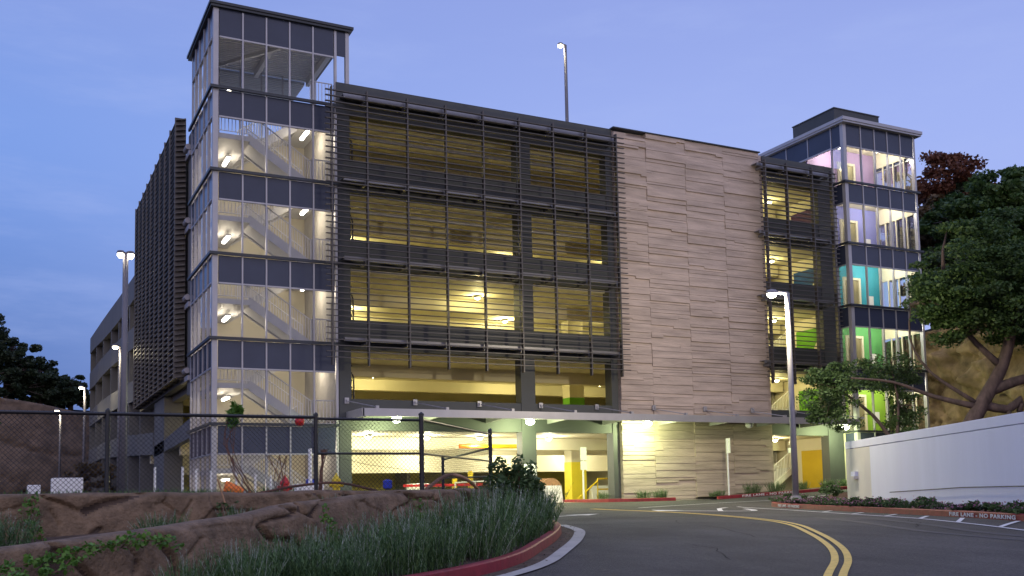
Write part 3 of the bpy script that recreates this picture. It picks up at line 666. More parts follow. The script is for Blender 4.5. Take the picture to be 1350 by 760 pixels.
MB().add([(4.98, .03, 17.3), (5.34, .03, 17.3), (5.34, .03, 18.66), (4.98, .03, 18.66)], [(0, 1, 2, 3)]).build('glass_pane', M['glass'], ST)

mb = MB(); mb.box(-.17, -.17, 19.86, 5.66, 5.5, 19.97); mb.box(-.12, -.12, 19.76, 5.6, 5.45, 19.86); mb.build('roof', M['alud'], ST)
mb = MB(); mb.box(.7, 5.46, 19.60, 5.1, 7.9, 19.68); mb.box(.06, .06, 19.66, 5.45, 5.4, 19.75)
for i in range(27): mb.box(.1, .15 + i * .19, 19.60, 5.4, .24 + i * .19, 19.659)
for i in range(12): mb.box(.7, 5.5 + i * .19, 19.55, 5.1, 5.59 + i * .19, 19.599)
for x in (.3, 2.75, 5.1): mb.box(x - .08, .1, 19.3, x + .08, 5.0, 19.598)
mb.bar((.5, 4.7, 19.2), (3.6, .4, 19.2), .12, .16)
mb.build('roof_deck', M['stair'], ST)
MB().box(.16, 4.86, 0, 4.98, 4.96, 16.45).build('back_wall', M['cream'], ST)
MB().box(4.90, .22, 0.0, 4.98, 4.85, 16.45).build('side_wall', M['concrete'], ST)
for k in range(6):
    z = FL * k
    if k:
        MB().box(4.0, .22, z - .2, 4.89, 4.84, z).build('landing', M['stair'], ST)
    if k < 5:
        MB().box(.22, .35, z + 1.45, 1.5, 4.84, z + 1.65).build('landing', M['stair'], ST)
        f1 = flight(4.0, 1.5, .55, 1.95, z, z + 1.65).build('stair_flight', M['stair'], ST)
        f2 = flight(1.5, 4.0, 2.7, 4.2, z + 1.65, z + 3.3).build('stair_flight', M['stair'], ST)
        rm = MB(); railing(rm, (4.0, .58, z), (1.5, .58, z + 1.65)); railing(rm, (4.0, 1.92, z), (1.5, 1.92, z + 1.65)); rm.build('railing', M['white'], f1)
        rm = MB(); railing(rm, (1.5, 2.73, z + 1.65), (4.0, 2.73, z + 3.3)); rm.build('railing', M['white'], f2)
        rm = MB(); railing(rm, (.25, .38, z + 1.65), (1.5, .38, z + 1.65)); rm.build('railing', M['white'], ST)
    if k: rm = MB(); railing(rm, (4.0, .3, z), (4.85, .3, z)); railing(rm, (4.0, .3, z), (4.0, .55, z)); rm.build('railing', M['white'], ST)

# ------------------------------------------------------------------ lift tower (right)
LT = thing('lift_tower', 'shorter glazed lift tower at the right end with coloured lobby walls', 'lift tower', (32.3, -.9, 0))
X0, X1, Y0 = 32.25, 37.6, -.9
lm = [32.45, 33.5, 34.5, 35.46, 36.44, 37.45]
mb = MB(); mb.box(X0, Y0, 0, X0 + .22, Y0 + .22, 19.7); mb.box(X1 - .14, Y0, 0, X1, Y0 + .2, 19.7); mb.box(X1 - .14, 4.6, 0, X1, 4.8, 19.7); mb.build('corner_column', M['alu'], LT)
mb = MB(); zl = []
for x in lm[1:-1]: mb.box(x - .03, Y0 - .03, .02, x + .03, Y0 + .09, 19.68)
mb.box(X0 - .02, -.06, 3.4, X0 + .08, .0, 19.68)
for y in (1.7, 3.4, 5.1, 6.8): mb.box(X0 - .02, y - .03, 18.6, X0 + .08, y + .03, 19.68)
for y in (.9, 2.7): mb.box(X1 - .08, y - .03, .1, X1 + .02, y + .03, 19.68)
for k in range(6):
    z = FL * k; zt = z + (2.22 if k < 5 else 1.98); mb.box(X0 + .23, Y0 - .02, zt - .03, X1 - .15, Y0 + .08, zt + .03); mb.box(X0 - .02, Y0 + .23, zt - .03, X0 + .07, -.07, zt + .03)
    mb.box(X1 - .08, Y0 + .2, zt - .03, X1 + .02, 4.6, zt + .03)
mb.box(X0 - .02, .01, 18.52, X0 + .08, 7.6, 18.6)
mb.build('mullion', M['alu'], LT)
for k in range(1, 6): z = FL * k; mb = MB(); mb.box(X0 - .12, Y0 - .14, z - .03, X1 + .12, Y0 - .035, z + .08); mb.box(X0 - .12, Y0 - .035, z - .03, X0 - .035, -.03, z + .08); mb.box(X1 + .035, Y0 - .035, z - .03, X1 + .12, 4.8, z + .08); mb.build('floor_ledge', M['alud'], LT)
mb = MB()
for k in range(6):
    z = FL * k; zt = z + (2.22 if k < 5 else 1.98) + .032
    for a, b_ in zip(lm[:-1], lm[1:]): MB().box(a + .031, Y0 + .01, zt, b_ - .031, Y0 + .05, z + 3.26).build('spandrel_panel', M['spandrel'], LT)
    MB().box(X0 + .01, Y0 + .23, zt, X0 + .05, -.07, z + 3.26).build('spandrel_panel', M['spandrel'], LT); MB().box(X1 - .05, Y0 + .2, zt, X1 - .01, 4.6, z + 3.26).build('spandrel_panel', M['spandrel'], LT)
for a, b_ in ((.01, 1.67), (1.73, 3.37), (3.43, 5.07), (5.13, 6.77), (6.83, 7.6)): MB().box(X0 + .01, a, 18.61, X0 + .05, b_, 19.66).build('spandrel_panel', M['spandrel'], LT)

mb = MB()
for k in range(6):
    z = FL * k + .09; zt = FL * k + (2.22 if k < 5 else 1.98) - .032
    for a, b_ in zip(lm[:-1], lm[1:]): MB().add([(a + .031, Y0 + .03, z), (b_ - .031, Y0 + .03, z), (b_ - .031, Y0 + .03, zt), (a + .031, Y0 + .03, zt)], [(0, 1, 2, 3)]).build('glass_pane', M['glass'], LT)
    MB().add([(X0 + .03, Y0 + .23, z), (X0 + .03, -.07, z), (X0 + .03, -.07, zt), (X0 + .03, Y0 + .23, zt)], [(0, 1, 2, 3)]).build('glass_pane', M['glass'], LT)
    MB().add([(X1 - .03, Y0 + .2, z), (X1 - .03, 4.6, z), (X1 - .03, 4.6, zt), (X1 - .03, Y0 + .2, zt)], [(0, 1, 2, 3)]).build('glass_pane', M['glass'], LT)

mb = MB(); mb.box(X0 - .25, Y0 - .3, 19.78, X1 + .3, 8, 19.95); mb.box(X0 - .2, Y0 - .25, 19.68, X1 + .25, 7.9, 19.78); mb.build('roof', M['alu'], LT)
MB().box(X0 + .1, Y0 + .1, 19.5, X1 - .2, 7.8, 19.67).build('roof_soffit', M['cream'], LT)
mb = MB(); mb.box(35.45, 2.8, 19.96, 39.0, 6.2, 22.35); mb.box(35.41, 2.76, 22.35, 39.04, 6.24, 22.41); mb.tube([(35.35, 4.9, 20), (35.35, 4.9, 21.2), (35.25, 4.9, 21.3)], .08, 8); mb.build('penthouse', M['frame'], LT)
lc = ['lime', 'lime', 'green', 'cyan', 'violet', 'purple']
for k in range(6):
    z = FL * k
    if k: MB().box(X0 + .12, Y0 + .1, z - .25, X1 - .1, 4.6, z).build('floor_slab', M['cream'], LT)
    cw = MB().box(32.46, 2.0, z + .0, X1 - .1, 2.1, z + 3.04).build('lobby_wall', M[lc[k]], LT)
    mb = MB(); mb.box(34.8, 1.96, z + .01, 35.8, 1.99, z + 2.15); mb.build('lift_door', M['door'], cw)
    mb = MB(); mb.box(34.65, 1.9, z + .01, 34.79, 1.99, z + 2.3); mb.box(35.81, 1.9, z + .01, 35.95, 1.99, z + 2.3); mb.box(34.8, 1.9, z + 2.16, 35.8, 1.99, z + 2.3); mb.build('door_frame', M['cream'], cw)
    mb = MB(); mb.box(36.6, 1.96, z + .75, 36.95, 1.99, z + 1.35); mb.build('wall_sign', M['white'], cw)
    mb = MB(); mb.box(X1 - .13, Y0 + .25, z + 2.26, X1 - .06, 1.98, z + 3.04); mb.box(X1 - .14, Y0 + .25, z + 2.16, X1 - .06, 1.98, z + 2.25)
    for y in (-.2, .55, 1.3, 1.92): mb.box(X1 - .16, y - .035, z, X1 - .09, y + .035, z + 2.15)
    mb.build('lobby_screen', M['cream'], LT)

# ------------------------------------------------------------------ lights of the building
WARM = (1, .78, .45); YEL = (1, .87, .36)
G1 = 'tube lights in the stair tower'
for k in range(5):
    z = FL * k
    for (x, y0, zz, side) in ((1.0, 2.0, z + 1.28, 'left'), (4.2, 1.6, z + 2.74, 'right')):
        if k == 0 and side == 'left': zz = z + 1.28
        nth = ['ground', 'second', 'third', 'fourth', 'fifth'][k]
        t = thing('tube_light', 'white tube light under the %s of the stair tower, %s storey' % ('half landing at the left' if side == 'left' else 'landing at the right', nth), 'light', (x, y0, zz), G1)
        MB().box(x - .09, y0 - .05, zz + .0, x + .09, y0 + 1.15, zz + .06).build('housing', M['white'], t)
        MB().box(x - .06, y0, zz - .07, x + .06, y0 + 1.1, zz - .002).build('diffuser', M['litw'], t)
        plamp(t, (x, y0 + .5, zz - .18), 48 if side == 'left' else 56, (1, .84, .60), .3)
t = thing('tube_light', 'white tube light in the glazed top storey of the stair tower', 'light', (.9, 1.5, 17.1), G1)
MB().box(.81, 1.45, 17.1, .99, 2.65, 17.16).build('housing', M['white'], t); MB().box(.84, 1.5, 17.03, .96, 2.6, 17.098).build('diffuser', M['litw'], t)
plamp(t, (.9, 2, 16.9), 25, (1, .85, .6), .1)

def ceilight(x, y, z, power, col, label, m='lit', grp='ceiling lights in the garage', r=.12):
    t = thing('ceiling_light', label, 'light', (x, y, z), grp)
    MB().lathe([(.16, .0), (.18, -.06), (.14, -.1)], (x, y, z), 12).build('housing', M['white'], t)
    MB().lathe([(.12, -.102), (.12, -.13), (.07, -.17), (.02, -.18)], (x, y, z), 12).build('lens', M[m], t)
    plamp(t, (x, y, z - .32), power, col, r)
for x, y, k, p in ((9, 7.5, 1, 210), (17, 7.5, 1, 190), (22, 7.5, 1, 70), (8, 8.2, 2, 230), (12.6, 3.0, 2, 120), (16.6, 8.2, 2, 230), (22, 6.6, 2, 80), (8, 8.2, 3, 230), (16.5, 8.2, 3, 170), (22, 6.6, 3, 60), (7.6, 8.2, 4, 210), (16.8, 8.2, 4, 90), (22, 6.6, 4, 40)):
    ceilight(x, y, FL * (k + 1) - .18, p, YEL, 'round ceiling light inside the garage, storey %d above the entrance' % k)
for x in (28.6, 30.4):
    for k, p in ((1, 55), (2, 55), (3, 45), (4, 35)): ceilight(x, 2.9, FL * (k + 1) - .18, p * 1.3, YEL, 'ceiling light in the %s of the narrow right bay, storey %d' % ('left' if x < 29 else 'right', k))
for k, p in ((1, 30), (2, 30), (3, 22)):
    for x in (12, 18): ceilight(x, 17.5, FL * (k + 1) - .18, p * 1.3, YEL, 'ceiling light deep in the garage, storey %d' % k)
for i, (x, y) in enumerate([(7, 2.4), (9.8, 2.6), (12.4, 2.6), (16, 2.6), (18.6, 4.6), (8.5, 12.5), (13.6, 12.5), (18.5, 12.5), (23.5, 12.5), (11, 7), (16, 7)]):  # ceiling lamps; the one beside the yellow column is added to brighten it
    ceilight(x, y, FL - .18, 270 if y < 8 else 330, (1, .97, .66), 'bright round ceiling light over the ground floor of the garage (the one beside the yellow column is added)', 'lit')
ceilight(29.5, 2.2, FL - .18, 130, (1, .86, .45), 'ceiling light over the stair foot behind the street lamp')
for (x, y, z, p, lab) in ((2.6, 9.0, 6.4, 130, 'ceiling light in the open deck below the side louvre screen'), (2.6, 9.5, 3.1, 110, 'ceiling light over the ramp behind the stair tower, ground floor'), (2.8, 14.0, 6.4, 90, 'ceiling light deeper in the deck below the side louvre screen')): ceilight(x, y, z, p, YEL, lab)
for i, (x, on) in enumerate(((6.93, 1), (12.95, 1), (18.95, 1), (24.8, 0), (31.0, 1))):
    cy_ = -1.35
    t = thing('canopy_light', ['round light under the canopy above the fence post', 'round light under the canopy beside the green lit column', 'round light under the canopy at the left edge of the board wall', 'unlit round light under the canopy in front of the board wall', 'round light under the right end of the canopy'][i], 'light', (x, cy_, 3.75), 'canopy lights')
    MB().lathe([(.05, .0), (.06, -.1), (.2, -.14), (.2, -.2)], (x, cy_, 3.75), 14).build('housing', M['alu'], t)
    MB().lathe([(.19, -.202), (.19, -.28), (.12, -.36), (.02, -.39)], (x, cy_, 3.75), 14).build('lens', M['litg'] if on else M['white'], t)
    if on: plamp(t, (x, cy_, 3.20), 460, (.86, 1, .45), .1)
for k in range(1, 6):
    z = FL * (k + 1) if k < 5 else 19.45
    for i, (x, y) in enumerate(((33.6, .9), (36.2, .5))):
        t = thing('lobby_light', '%s ceiling light of the lift lobby with the %s wall' % (('left', 'right')[i], ('', 'lime', 'green', 'cyan', 'blue', 'purple')[k]), 'light', (x, y, z - .26), 'lift lobby lights')
        MB().box(x - .3, y - .1, z - .31, x + .3, y + .1, z - .262).build('housing', M['white'], t); MB().box(x - .26, y - .07, z - .345, x + .26, y + .07, z - .312).build('diffuser', M['litw'], t)
        plamp(t, (x, y, z - .5), 125, (1, .94, .78), .12)

# ------------------------------------------------------------------ street lamps
def streetlamp(base, top, head, label, r=.07, power=900, col=(1, .86, .55), heads=1, group='lamp posts round the garage'):
    pm = M['galv'] if r == .1 and heads == 1 and base[1] < 0 else M['darkpole']
    t = thing('street_lamp', label, 'street lamp', base, group)
    MB().lathe([(r * 2.3, 0), (r * 2.3, .06), (r * 1.6, .25)], base, 14).build('base_plate', pm, t)
    mb = MB(); mb.tube([base, (base[0], base[1], top * .5 + base[2] * .5), (base[0], base[1], top)], [r * 1.15, r, r * .85], 12); mb.build('pole', pm, t, smooth=True)
    dx, dy = head
    if heads:
        mb = MB(); mb.tube([(base[0], base[1], top - .03), (base[0] + dx * .5, base[1] + dy * .5, top + .02), (base[0] + dx, base[1] + dy, top + .03)], [r * .8, r * .6, r * .6], 8); mb.build('arm', pm, t)
        hs = [(base[0] + dx, base[1] + dy)] if heads == 1 else [(base[0] + dx, base[1] + dy), (base[0] - dx, base[1] - dy)]
        if heads == 2: MB().tube([(base[0], base[1], top - .02), (base[0] - dx, base[1] - dy, top + .03)], r * .6, 8).build('arm', pm, t)
        q_ = .62 if heads == 2 else 1
        for hx, hy in hs:
            h = MB().lathe([(.05 * q_, .12 * q_), (.16 * q_, .09 * q_), (.2 * q_, .0), (.19 * q_, -.04)], (hx, hy, top + .02), 14).build('lamp_head', pm, t)
            MB().lathe([(.17 * q_, -.042), (.16 * q_, -.12), (.08 * q_, -.18)], (hx, hy, top + .02), 12).build('lens', M['lit'], h)
            if power: plamp(t, (hx, hy, top - .36), power / heads, col, .12)
    return t
streetlamp((17.95, -11.8, g(17.95, -11.8) + .12), 7.42, (-.52, .22), 'tall grey street lamp at the kerb nose by the white wall', .1, 1900)
lp = streetlamp((-3.6, -4.9, .3), 8.45, (.15, .0), 'thick grey lamp post with two heads at the left behind the fence', .10, 0, heads=2)
streetlamp((-.95, 24.9, .3), 9.75, (-.3, -.3), 'lamp post standing close to the side louvre screen', .09, 120)
streetlamp((-1.8, 41.98, .3), 9.1, (-.25, -.1), 'thin lamp post at the far left corner of the garage', .10, 160)
streetlamp((-2.9, 54.5, .3), 8.4, (-.3, -.1), 'farthest lamp post in front of the rock slope', .10, 220)
streetlamp((24.9, 15.3, 16.5), 29.4, (-.3, 0.1), 'slender lamp post standing on the garage roof', .12, 40)

# ------------------------------------------------------------------ signs seen edge on
def signpost(x, y, h, label, rz, pan=(.45, .6), two=False):
    z = g(x, y) + .1; t = thing('sign_post', label, 'sign', (x, y, z), 'traffic signs by the garage', rz)
    build_local(MB().box(-.03, -.03, 0, .03, .03, h), 'post', M['white'], t)
    build_local(MB().box(-pan[0] / 2, -.05, h - pan[1], pan[0] / 2, -.035, h), 'sign_panel', M['white'], t)
    if two: build_local(MB().box(-pan[0] / 2, -.05, h - pan[1] - .45, pan[0] / 2, -.035, h - pan[1] - .05), 'sign_panel', M['white'], t)
signpost(23.3, -1.5, 2.7, 'white sign post seen nearly edge on before the board wall', R_(70), (.6, .7))
signpost(16.9, 1.0, 2.45, 'white sign post with two panels beside the yellow column', R_(20), (.45, .6), True)

# ------------------------------------------------------------------ white wall
WW = thing('boundary_wall', 'low white rendered wall receding along the right side', 'wall', (18.87, -14.8, -.2))
def wwall(p, q, t, z0, z1, m, nm): return MB().wall(p, q, t, z0, z1).build(nm, m, WW, bevel=.012)
a = (20.1, -12.1); b = (18.87, -14.4); c = (8.0, -34.7)
d = (Vector(b) - Vector(a)).normalized()
wwall(a, b, .25, -.6, 1.79, M['greyw'], 'wall_end_panel'); wwall((b[0] + d.x * .002, b[1] + d.y * .002), c, .25, -.6, 1.79, M['whitew'], 'wall_body')
n_ = Vector((-d.y, d.x)) * -.012
wwall((a[0] + n_.x, a[1] + n_.y), (c[0] + n_.x, c[1] + n_.y), .275, 1.80, 2.06, M['whitew'], 'wall_cap')
o_ = Vector((d.y, -d.x))*.0
wl_t = thing('wall_light', 'small unlit box light on the grey end of the white wall', 'light', (19.75, -12.8, .75))
wn = Vector((d.y, -d.x)); 
for i, (hh, z0, z1, nm) in enumerate(((.12, .82, .98, 'housing'), (.16, .72, .815, 'lens'))):
    p = Vector((19.68, -12.88)) + wn * 0; q = p + d * .42
    MB().wall((p.x, p.y), (q.x, q.y), -hh, z0, z1).build(nm, M['whitew'] if i == 0 else M['greyw'], wl_t)
mb = MB(); P = [(18.3 - .0, -16.2), (12.7, -26.6)]; w2 = Vector((d.y, -d.x)) 
mb.tube([(17.9 + wn.x * .1, -16.2 + wn.y * .1, .25), (15.4 + wn.x * .1, -20.9 + wn.y * .1, .36), (9.5 + wn.x * .1, -31.9 + wn.y * .1, .38)], .014, 5)
tag(mb.build('irrigation_hose', M['black']), 'thin dark irrigation hose along the foot of the white wall', 'hose')

# ------------------------------------------------------------------ chain link fence
FN = thing('chain_link_fence', 'black chain link fence along the top of the rock wall', 'fence', (-3, -23.3, .3))
def mesh_run(a, b, z0, z1, sp=.071, za1=None):
    mb = MB(); A = Vector((a[0], a[1], 0)); B = Vector((b[0], b[1], 0)); Ln = (B - A).length; u = (B - A).normalized(); nn = Vector((-u.y, u.x, 0)) * .003; H = z1 - z0; k = -int(H / sp) - 1
    while k * sp < Ln:
        for s in (1, -1):
            s0 = k * sp if s > 0 else k * sp + H; t0 = 0; e0 = 0.; e1 = H; x0 = s0; x1 = s0 + s * H
            # clip to 0..Ln
            def cl(x0, z0_, x1, z1_):
                if x0 > x1: r = cl(x1, z1_, x0, z0_); return (r[2], r[3], r[0], r[1]) if r else None
                if x1 <= 0 or x0 >= Ln: return None
                if x0 < 0: z0_ += (z1_ - z0_) * (-x0) / (x1 - x0); x0 = 0
                if x1 > Ln: z1_ = z0_ + (z1_ - z0_) * (Ln - x0) / (x1 - x0); x1 = Ln
                return x0, z0_, x1, z1_
            r = cl(x0, 0, x1, H)
            if r and abs(r[2] - r[0]) > .01: mb.tube([A + u * r[0] + nn * s + Vector((0, 0, z0 + r[1])), A + u * r[2] + nn * s + Vector((0, 0, z0 + r[3]))], .0036, 3, cap=False)
        k += 1
    return mb
Fp = [(-15.2, -23.26), (-10.4, -23.26), (-5.6, -23.26), (-2.5, -23.26), (-.70, -23.28), (2.24, -19.8), (3.75, -13.6)]
for i, (a, b, z1, zm) in enumerate(((Fp[0], Fp[2], 1.70, None), (Fp[2], Fp[3], 1.70, None), (Fp[3], Fp[4], 1.68, 1.12), (Fp[4], Fp[5], 1.69, 1.12), (Fp[5], Fp[6], 1.40, None))):
    if i < 4: mesh_run(a, b, .42, z1, .071 if i < 3 else .076).build('fence_mesh', M['black'], FN)
    mb = MB(); mb.tube([(a[0], a[1], z1), (b[0], b[1], z1)], .022 if i > 1 else .026, 8)
    if zm: mb.tube([(a[0], a[1], zm), (b[0], b[1], zm)], .018, 8)
    if i == 4: mb.tube([(a[0], a[1], .8), (b[0], b[1], .9)], .018, 8)
    mb.build('rail', M['black'], FN)
    mb = MB(); A = Vector((*a, 0)); B = Vector((*b, 0)); nb = int((B - A).length / .071)
    for q in range(nb): p = A + (B - A) * (q / nb); mb.tube([(p.x, p.y, z1 - .01), (p.x + .01, p.y - .012, z1 + .035)], .003, 3, cap=False)
    mb.build('barb', M['black'], FN)
for i, p in enumerate(Fp[1:]):
    z1 = 1.72 if i < 3 else (1.76 if i < 5 else 1.42); r = .032 if i < 3 else .04
    mb = MB(); mb.tube([(p[0], p[1], .2), (p[0], p[1], z1)], r, 10); mb.lathe([(r * 1.25, 0), (r * 1.2, .03), (.01, .06)], (p[0], p[1], z1), 10)
    for zz in (.7, .95, 1.2, 1.45): mb.tube([(p[0], p[1], zz), (p[0], p[1], zz + .025)], r * 1.25, 8)
    mb.build('post', M['black'], FN)

# ------------------------------------------------------------------ foliage tools
def leaves(centers, radii, n_each, size, flat=.7, asp=1.6, droop=0.):
    C_ = np.repeat(np.array(centers, float), n_each, axis=0); Rr = np.repeat(np.array(radii, float), n_each); n = len(C_)
    v = rng.normal(size=(n, 3)); v /= np.linalg.norm(v, axis=1)[:, None]; rad = rng.random(n) ** .45
    P = C_ + v * (Rr * rad)[:, None] * np.array([1, 1, flat])
    a = rng.normal(size=(n, 3)); a[:, 2] = a[:, 2] * .6 - droop; a /= np.linalg.norm(a, axis=1)[:, None]
    b = np.cross(a, rng.normal(size=(n, 3))); b /= np.linalg.norm(b, axis=1)[:, None]
    s = size * (.6 + .8 * rng.random(n)); A = a * (s * asp / 2)[:, None]; B = b * (s / 2)[:, None]
    V = np.stack([P - A, P + B * .9 - A * .1, P + A, P - B * .9 - A * .1], axis=1).reshape(-1, 3)
    return V
def leafobj(name, V, m, parent=None, local=False):
    me = bpy.data.meshes.new(name); n = len(V) // 4
    me.vertices.add(len(V)); me.vertices.foreach_set('co', V.astype(np.float32).ravel()); me.loops.add(n * 4); me.loops.foreach_set('vertex_index', np.arange(n * 4, dtype=np.int32))
    me.polygons.add(n); me.polygons.foreach_set('loop_start', np.arange(0, n * 4, 4, dtype=np.int32)); me.update(); me.validate(); me.materials.append(m)
    o = bpy.data.objects.new(name, me); COL.objects.link(o)
    if parent:
        o.parent = parent
        if not local: o.matrix_parent_inverse = Matrix.Translation(parent.location).inverted()
    return o
LM = {}
LM['oak'] = leafmat('oak_leaves', (.020, .058, .012), (.085, .15, .040))
LM['dark'] = leafmat('dark_leaves', (.016, .030, .016), (.045, .070, .032))
LM['rust'] = leafmat('rust_leaves', (.10, .030, .016), (.19, .070, .030))
LM['brown'] = leafmat('brown_leaves', (.07, .05, .02), (.15, .095, .04))
LM['shrub'] = leafmat('shrub_leaves', (.035, .075, .02), (.10, .17, .06))
LM['grass'] = leafmat('blue_grass', (.018, .050, .016), (.26, .32, .25))
_r = [n for n in LM['grass'].node_tree.nodes if n.type == 'VALTORGB'][0].color_ramp; _e = _r.elements.new(.72); _e.color = (.055, .11, .055, 1); _e = _r.elements.new(.88); _e.color = (.10, .17, .11, 1)
LM['sage'] = leafmat('sage_foliage', (.028, .080, .020), (.15, .25, .09))
LM['spike'] = leafmat('pale_spikes', (.18, .22, .16), (.42, .47, .39))
LM['vine'] = leafmat('vine_leaves', (.05, .14, .015), (.15, .30, .05))
LM['yellow'] = leafmat('yellow_leaves', (.35, .28, .02), (.55, .42, .05))
LM['flower'] = leafmat('pink_petals', (.30, .10, .20), (.50, .28, .42))
LM['red'] = leafmat('red_petals', (.4, .01, .01), (.6, .03, .02))
LM['turf'] = leafmat('weed_blades', (.05, .12, .03), (.12, .22, .07))
def tree(label, base, H, crown, lm, leaf=.15, clumps=90, per=160, tr=.25, cr=.8, group=None, limbs=None, gap=.0, name='tree', flat=.6):
    t = thing(name, label, 'tree', base, group); B = Vector(base); mb = MB()
    cs = []; rs = []
    for (cx, cy, cz, rx, ry, rz, w) in crown:
        for i in range(int(clumps * w)):
            v = Vector((random.gauss(0, 1), random.gauss(0, 1), random.gauss(0, 1))).normalized() * (random.random() ** .30)
            p = (base[0] + cx + v.x * rx, base[1] + cy + v.y * ry, base[2] + cz + v.z * rz)
            if mn.noise(Vector(p) * .45) < gap - .25: continue
            cs.append(p); rs.append(cr * random.uniform(.55, 1.2))
    main = [B - Vector((0, 0, .3)), B + Vector((random.uniform(-.2, .2), random.uniform(-.2, .2), H * .25)), B + Vector((crown[0][0] * .5, crown[0][1] * .5, H * .5)), B + Vector((crown[0][0] * .8, crown[0][1] * .8, H * .75))]
    if limbs:
        for ln in limbs: mb.tube(catmull([tuple(B + Vector(p[:3])) for p in ln], .5), list(np.interp(np.linspace(0, 1, len(catmull([tuple(p[:3]) for p in ln], .5))), np.linspace(0, 1, len(ln)), [p[3] for p in ln])), 8)
        anchors = [B + Vector(p[:3]) for ln in limbs for p in ln[1:]]
    else:
        mb.tube(main, [tr * 1.3, tr, tr * .75, tr * .4], 8); anchors = main[1:]
    for i in range(0, len(cs), max(1, len(cs) // 45)):
        q = Vector(cs[i]); a = min(anchors, key=lambda a: (a - q).length); m_ = a.lerp(q, .5) + Vector((random.uniform(-.3, .3), random.uniform(-.3, .3), random.uniform(-.1, .3)))
        mb.tube([a, m_, q], [tr * .3, tr * .18, tr * .07], 5)
    mb.build('trunk', M['bark'], t, smooth=True)
    leafobj('crown', leaves(cs, rs, per, leaf, flat), lm, t)
    return t

# oak right of the lift tower
oak = thing('oak_tree', 'big spreading oak with a leaning trunk behind the white wall', 'tree', (26.6, -11.4, 1.2))
tree_l = [[(0, 0, -1.5, 0.407), (.3, -.15, .8, 0.355), (1.0, -.5, 2.3, 0.296), (1.9, -.9, 3.9, 0.237), (2.3, -1.2, 5.6, 0.178), (2.5, -1.3, 7.6, 0.089)],
          [(1.3, -.6, 2.9, 0.222), (2.6, -1.4, 3.4, 0.192), (3.6, -1.9, 3.3, 0.163), (5.5, -3, 4.4, 0.089)],
          [(1.1, -.55, 2.4, 0.192), (2.0, -1.0, 2.2, 0.178), (2.5, -1.2, 2.6, 0.148), (2.4, -1.2, 2.1, 0.118)],
          [(1.0, -.5, 2.3, 0.148), (-.4, .5, 2.8, 0.089), (-1.8, 1.2, 3.4, 0.059), (-3.4, 1.9, 3.6, 0.037)],
          [(.9, -.4, 2.5, 0.104), (-.4, .6, 3.8, 0.067), (-1.0, 1.0, 5.2, 0.044), (-.8, 1.0, 6.6, 0.030)],
          [(1.9, -.9, 3.9, 0.148), (.8, -.2, 5.4, 0.096), (.2, .2, 7.2, 0.052)]]
bpy.data.objects.remove(oak)
tree('big spreading oak with a leaning trunk behind the white wall', (26.6, -11.4, 1.2), 12, [(1.8, -.9, 7.4, 3.3, 2.6, 2.7, 1.6), (.3, .3, 6.9, 1.4, 1.6, 2.2, .45), (4.6, -2.4, 7.2, 3.4, 3, 2.9, 1.3), (-.2, .4, 4.6, 1.6, 1.2, .9, .16), (2.4, -1.6, .9, 1.3, .9, .8, .2), (1.2, -1.2, .2, .8, .7, .5, .08)], LM['oak'], .095, 250, 175, .35, .74, limbs=tree_l, name='oak_tree', flat=.34, gap=.20)
tree('low leafy branches hanging in front of the lift tower', (24.4, -8.6, .8), 5, [(-.9, .4, 3.4, 1.5, 1.0, 1.5, 1.0), (1.4, -.4, 4.3, 1.8, 1.2, 1.0, .6), (2.2, -.2, 2.6, .8, .8, 1.4, .35)], LM['shrub'], .075, 80, 120, .07, .46, name='young_oak', gap=.06,
     limbs=[[(1.6, -1.2, -.5, .10), (1.2, -.8, 1.2, .09), (.5, -.3, 2.6, .07), (-.9, .3, 3.8, .04)], [(1.2, -.8, 1.2, .07), (1.8, -.5, 3.0, .05), (1.6, -.4, 4.6, .03)]])
# hills and far trees on the right
def hill(name, pts, m, label=None):
    pass
def terrain(name, x0, x1, y0, y1, zf, m, label, step=2.):
    nx_ = int((x1 - x0) / step); ny_ = int((y1 - y0) / step)
    v = [(x0 + i * step, y0 + j * step, zf(x0 + i * step, y0 + j * step)) for i in range(nx_ + 1) for j in range(ny_ + 1)]
    f = [(i * (ny_ + 1) + j, (i + 1) * (ny_ + 1) + j, (i + 1) * (ny_ + 1) + j + 1, i * (ny_ + 1) + j + 1) for i in range(nx_) for j in range(ny_)]
    return tag(MB().add(v, f).build(name, m, smooth=True), label, kind='structure')
terrain('hillside', 37, 137, -70, 110, lambda x, y: -1 + 10.5 * float(sst(38.5, 46, x + (y + 4) * .32)) + 6 * float(sst(50, 90, x)) + 1.0 * mn.noise(Vector((x * .12, y * .12, 0))), M['dirt'], 'wooded hillside rising behind the lift tower', 1.6)
rockwall('rock_retaining_wall', 'tan rock cut face behind the oak tree', [(41.0, 12, 9.0), (39.6, 5, 9.0), (38.6, .7, 9.0), (37.7, -3.4, 9.3), (35.1, -8.7, 9.0), (32, -15, 8.2), (29, -24, 7)], -.5, M['rocklit'], th=1.6, res=.13, amp=.35, crack=.35, cs=.55, seed=5, lean=-1.2)
